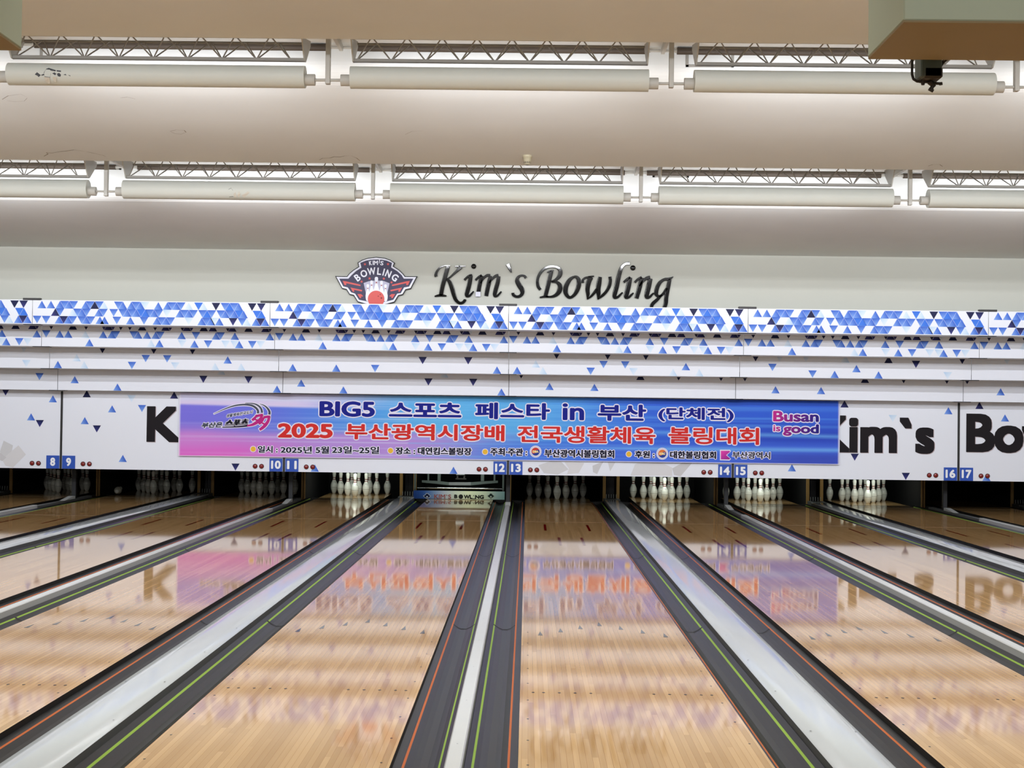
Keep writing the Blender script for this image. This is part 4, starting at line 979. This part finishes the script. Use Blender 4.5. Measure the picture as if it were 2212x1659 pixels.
letter('g', 'B', [[(2170, 298, 6), (2110, 332, 24), (2040, 338, 22), (1972, 385, 28), (1928, 470, 32), (1918, 555, 30), (1955, 588, 20), (2010, 562, 20), (2075, 470, 22)], [(2120, 335, 26), (2095, 450, 32), (2068, 600, 32), (2058, 700, 32), (2020, 785, 28), (1945, 815, 22)], [(2000, 570, 16), (1930, 640, 26), (1858, 710, 28), (1852, 775, 24), (1900, 812, 20), (1950, 815, 20)]])

# ---------------------------------------------------------------- hanging pipes and lattice girders in the coves
ROWS = [dict(Y=12.6, P=3.1, x0=at(709, 135, 12.6).x, ks=(-1, 0, 1, 2), ypipe=171, yrod=177, yu=103, yur=107, ych=134, lip=zz(88, 12.1), wall=13.5, name='near row', rp=.100, dx=0),
        dict(Y=16.17, P=3.1, x0=at(806, 390, 16.17).x, ks=(-1, 0, 1, 2), ypipe=418.5, yrod=423, yu=370.5, yur=372.5, ych=391.5, lip=zz(357, 15.7), wall=17.05, name='far row', rp=.107, dx=0)]
ORD = ['first', 'second', 'third', 'fourth', 'fifth', 'sixth', 'seventh']
PN = [['past the left edge of the photo', 'leftmost, with peeling paint', 'middle', 'rightmost, crossing behind the green box', 'past the right edge of the photo'], ['past the left edge of the photo', 'far left, cut by the frame', 'second from left, with one torn patch', 'third from left', 'fourth from left', 'far right, cut by the frame', 'past the right edge of the photo']]
def peel(mb, x, z, pts, Yc, zc, R_, mi=0, lift=.002):        # a patch lying on the round skin; pts are offsets (dx, dz)
    P = []
    for dx, dz in pts:
        zz_ = z + dz - zc; zz_ = max(-R_ * .97, min(R_ * .97, zz_)); P.append((x + dx, Yc - math.sqrt((R_ + lift) ** 2 - zz_ ** 2), zc + zz_))
    mb.add(P, [tuple(range(len(P)))], mi)
for ri, r in enumerate(ROWS):
    Y = r['Y']; R_ = r['rp']
    ztop = zz(102, 13.5) if ri == 0 else zz(366.5, 17.05)
    zp, zr = zz(r['ypipe'], Y, 1085), zz(r['yrod'], Y, 1085)
    Yu = r['wall'] - .075; Ru = .034 if ri == 0 else .030; zu = ztop - Ru - .006; zur = zu
    zch = zz(r['ych'], Y + .02, 1085)
    hx = [r['x0'] + k * r['P'] for k in (range(-2, 4) if ri == 0 else range(-2, 5))]
    if ri == 1: hx = [hx[0] - 0.0] + hx[1:]
    ztop = zz(102, 13.5) if ri == 0 else zz(366.5, 17.05)
    for i, x in enumerate(hx):
        b = MB(); b.cbox(x - .021, x + .021, Y - .03, Y + .03, zz(r['ypipe'] + 15, Y, 1085), ztop, .003)
        b.cbox(x - .018, x + .018, Y + .02, Yu + .02, zur - .03, zur + .03, .003)
        tag(build('hanger_bracket', b, M['steel']), f'pale steel hanger bracket, {ORD[i]} from the left of the {r["name"]} of ceiling pipes', 'hanger bracket', 'hanger brackets of the ceiling pipes')
    spans = list(zip(hx, hx[1:]))
    if ri == 1: spans = [(hx[0] - 3.1, hx[0])] + spans[:]
    else: spans = spans
    for i, (xa, xb) in enumerate(spans):
        xs, xe = xa + .205, xb - .205; xm = (xs + xe) / 2
        nmx = PN[ri][i]
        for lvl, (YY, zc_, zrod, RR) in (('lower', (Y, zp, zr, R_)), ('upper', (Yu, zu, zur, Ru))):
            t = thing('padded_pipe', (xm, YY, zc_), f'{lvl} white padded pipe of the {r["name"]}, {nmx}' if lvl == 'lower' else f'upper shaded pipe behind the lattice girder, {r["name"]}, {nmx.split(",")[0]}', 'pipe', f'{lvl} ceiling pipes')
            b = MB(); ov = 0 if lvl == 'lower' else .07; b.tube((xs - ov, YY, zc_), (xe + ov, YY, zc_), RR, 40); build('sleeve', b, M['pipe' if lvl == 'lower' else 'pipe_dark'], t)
            for s_, xx in ((-1, xs), (1, xe)):
                b = MB(); b.tube((xx, YY, zrod), (xx + s_ * .088, YY, zrod), .052 if lvl == 'lower' else .018, 24); build('end_collar', b, M['steel'], t)
                b = MB(); b.tube((xx + s_ * .08, YY, zrod), (xx + s_ * (.205 - .022), YY, zrod), .013, 12); build('axle_rod', b, M['steel'], t)
            if lvl == 'lower' and ri == 0 and i == 1:
                b = MB(); k = Y / F
                c = at(113, 164, Y)
                sc = lambda L: [((px - 113) * k, (164 - py) * k) for px, py in L]
                for L in ([(103, 162), (108, 154), (113, 152), (118, 155), (118, 166), (115, 173), (104, 172)], [(83, 167), (88, 162), (96, 168), (91, 172), (88, 169)], [(96, 168), (103, 165), (104, 168), (99, 169)], [(113, 152), (122, 155), (129, 157), (128, 160), (117, 158)], [(121, 164), (126, 162), (130, 165), (127, 168)], [(131, 165), (136, 163), (140, 167), (138, 171), (133, 170)], [(130, 157), (140, 158), (140, 161), (131, 160)], [(145, 167), (150, 165), (152, 168)], [(155, 167), (160, 168), (160, 170)]):
                    peel(b, c.x, c.z, sc(L), Y, zp, R_)
                for L in ([(103, 172), (115, 173), (114, 184), (109, 186), (104, 180)], [(122, 172), (131, 172), (127, 182), (123, 180)]): peel(b, c.x, c.z, sc(L), Y, zp, R_, 1, .012)
                o = build('peeled_patch', b, [M['peel'], M['flake']], t); o['label'] = 'peeled paint showing bare grey metal'
            if lvl == 'lower' and ri == 1 and i == 2:
                b = MB(); k = Y / F; c = at(507, 418, Y); sc = lambda L: [((px - 507) * k, (418 - py) * k) for px, py in L]
                peel(b, c.x, c.z, sc([(498, 412), (503, 409), (507, 414), (507, 427), (498, 428)]), Y, zp, R_)
                for L in ([(508, 422), (513, 418), (514, 428), (510, 429)], [(516, 424), (521, 416), (523, 421), (519, 429)], [(526, 424), (540, 416), (543, 419), (530, 429)]): peel(b, c.x, c.z, sc(L), Y, zp, R_, 1, .006)
                o = build('peeled_patch', b, [M['peel'], M['flake']], t); o['label'] = 'torn skin showing bare grey metal'
        # the strip lamp shielded by the lower pipe, washing the cove wall behind it
        lamp = area('cove_lamp', (xm, Y + R_ + .03, zp - .04), (xm, Y + 2, zp - .10), xe - xs - .1, .05, 14.5 if ri == 0 else 17, (.95, .96, 1.0))
        lamp.data.spread = math.radians(112)
        # the girder
        t = thing('lattice_girder', (xm, Y + .02, zch), f'wire lattice girder, {r["name"]}, {nmx.split(",")[0]}', 'girder', 'lattice girders above the pipes')
        gx0, gx1 = xs + .02, xe - .01
        zf = r['lip'] + .10; Yf_ = Y - .16; Yb_ = Y + .27; zbk = zz(103 if ri == 0 else 368, Yb_, 1085) + .02
        b = MB(); b.cbox(gx0, gx1, Y - .002, Y + .042, zch - .016, zch + .014, .004); build('bottom_chord', b, M['steel_grey'], t)
        b = MB(); b.tube((gx0, Yf_, zf), (gx1, Yf_, zf), .012, 8); build('top_chord', b, M['steel_grey'], t)
        b = MB(); b.tube((gx0, Yb_, zbk), (gx1, Yb_, zbk), .012, 8); build('top_chord', b, M['steel_grey'], t)
        N = 8.5; pt = (gx1 - gx0) / N
        for yy_, zz_, nm_ in ((Yf_, zf, 'front'), (Yb_, zbk, 'rear')):
            b = MB(); x = gx0 + .03
            while x + pt <= gx1 + .02:
                b.tube((x, Y + .02, zch), (x + pt * .47, yy_, zz_), .0065, 6); b.tube((x + pt * .53, yy_, zz_), (min(gx1, x + pt), Y + .02, zch), .0065, 6)
                x += pt
            if x + pt * .47 <= gx1: b.tube((x, Y + .02, zch), (x + pt * .47, yy_, zz_), .0065, 6)
            build('lacing', b, M['steel_grey'], t)
        for xx in (gx0, gx1):
            b = MB(); v = [(Yf_ - .02, zf), (Yb_ + .03, zbk + .03), (Yb_ + .03, zbk - .02), (Y + .05, zch - .014), (Y - .01, zch - .014)]
            b.extr(v, xx - .006, xx + .006); build('end_plate', b, M['steel'], t)
# rectangular frames left on the cove walls
for ri, (pxa, pxb, pya, pyb, Yw, where) in enumerate(((1482, 1585, 101, 146, 13.5, 'near cove right of centre'), (34, 92, 92, 128, 13.5, 'near cove at the far left'), (1410, 1488, 357, 384, 17.05, 'far cove right of centre'), (196, 262, 341, 367, 17.05, 'far cove at the left'))):
    p, q = at(pxa, pya, Yw), at(pxb, pyb, Yw); y0, y1 = Yw - .012, Yw - .001
    b = MB(); b.box(p.x, q.x, y0, y1, q.z, q.z + .02); b.box(p.x, q.x, y0, y1, p.z - .02, p.z); b.box(p.x, p.x + .025, y0, y1, q.z, p.z); b.box(q.x - .025, q.x, y0, y1, q.z, p.z)
    tag(build('hatch_frame', b, M['steel_grey']), f'thin grey rectangular frame on the wall of the {where}', 'frame', 'frames on the cove walls')

# smoke detector under the middle ceiling panel
p = ceil_hit(1139, 337, 14, 15.68)
b = MB(); t = thing('smoke_detector', (p.x, p.y, p.z - .1), 'beige smoke detector under the middle ceiling panel', 'smoke detector')
b.lathe([(.0, -.098), (.026, -.098), (.034, -.088), (.042, -.055), (.045, -.05), (.047, -.022), (.052, -.02), (.053, .02), (.0, .02)], 24, (p.x, p.y, p.z)); build('housing', b, M['beige'], t)
b = MB()
for a in range(12):
    an = a * math.pi / 6; c, s_ = math.cos(an), math.sin(an); r0, r1 = .0362, .0405
    b.add([(p.x + r0 * c - .004 * s_, p.y + r0 * s_ + .004 * c, p.z - .084), (p.x + r0 * c + .004 * s_, p.y + r0 * s_ - .004 * c, p.z - .084), (p.x + r1 * c + .004 * s_, p.y + r1 * s_ - .004 * c, p.z - .065), (p.x + r1 * c - .004 * s_, p.y + r1 * s_ + .004 * c, p.z - .065)], [(0, 1, 2, 3)])
b.tube((p.x, p.y, p.z - .0995), (p.x, p.y, p.z - .0985), .018, 16); build('sensor_slots', b, M['iron'], t)

# boxes hanging from the ceiling near the viewer, and the clamp behind the right one
YN = 4.0
pn = at(1952, 48, YN); zb = pn.z
d = ray(1884, 128); tt = (zb - CAM.z) / d.z; YFr = (CAM + d * tt).y
xr = pn.x; ztop = 5.5
def hang_box(x0, x1, lbl):
    t = thing('ceiling_box', ((x0 + x1) / 2, (YN + YFr) / 2, zb), lbl, 'ceiling box', 'boxes hanging from the ceiling')
    b = MB(); b.cbox(x0, x1, YN, YFr, zb + .006, ztop, .004); build('casing', b, M['box'], t)
    b = MB(); b.box(x0 + .001, x1 - .001, YN + .001, YFr - .001, zb, zb + .006); build('bounce_underside', b, M['boxb'], t)
hang_box(xr, xr + 1.0, 'pale green box with floor bounce painted on its underside hanging at the upper right corner')
xl = at(47, 105, YFr).x
hang_box(xl - 1.0, xl, 'pale green box with floor bounce painted on its underside cut by the upper left corner')
YC = YFr + .09; kc = YC / F
def cl(px, py): return at(1860 + px * .15913, py * .15913, YC)
t = thing('clamp', (cl(930, 1100).x, YC, cl(930, 1240).z), 'dark iron clamp with cable hanging behind the upper right box', 'clamp')
b = MB(); P = [cl(697, 760), cl(692, 1010), cl(712, 1075), cl(760, 1105), cl(950, 1118)]
P[0].z = zb + .14
b.path(P, .0042, 10); b.tube((P[0].x, YFr, P[0].z - .01), (P[0].x, YC, P[0].z - .01), .0042, 8)
for q in P[1:-1]: b.lathe([(.0, -.0042), (.003, -.003), (.0042, 0), (.003, .003), (.0, .0042)], 8, q)
build('hook', b, M['iron'], t)
b = MB(); p, q = cl(760, 1085), cl(1050, 770); b.cbox(p.x, q.x, YFr + .045, YC + .03, p.z, zb + .08, .004); b.cbox(p.x + .005, q.x, YFr + .001, YFr + .05, zb + .03, zb + .08, .003); build('head', b, M['frame'], t)
b = MB(); p, q = cl(800, 1100), cl(1060, 945); b.cbox(p.x, q.x, YC - .045, YC + .035, p.z, q.z, .006)
b.tube(cl(930, 1110), cl(1000, 1180), .010, 10, r1=.006); b.tube(cl(840, 1100), cl(840, 1155), .0085, 10, r1=.005)
b.tube(cl(985, 1110), cl(950, 1230), .0062, 10); b.tube(cl(960, 1130), cl(1095, 1135), .0048, 10); b.tube(cl(1080, 1118), cl(1085, 1155), .0056, 10); b.tube(cl(920, 1205), cl(980, 1238), .0055, 10)
build('jaw', b, M['iron'], t)
b = MB(); A_ = [cl(930, 980), cl(1000, 930), cl(1080, 850), cl(1110, 800)]; A_[-1].z = zb + .02
b.path(A_, .003, 8); B_ = [cl(1020, 1020), cl(1060, 930), cl(1130, 830), cl(1150, 800)]; B_[-1].z = zb + .02; b.path(B_, .004, 8)
b.tube(A_[-1], (A_[-1].x, YFr, A_[-1].z), .003, 8); b.tube(B_[-1], (B_[-1].x, YFr, B_[-1].z), .004, 8); build('cable', b, M['iron'], t)
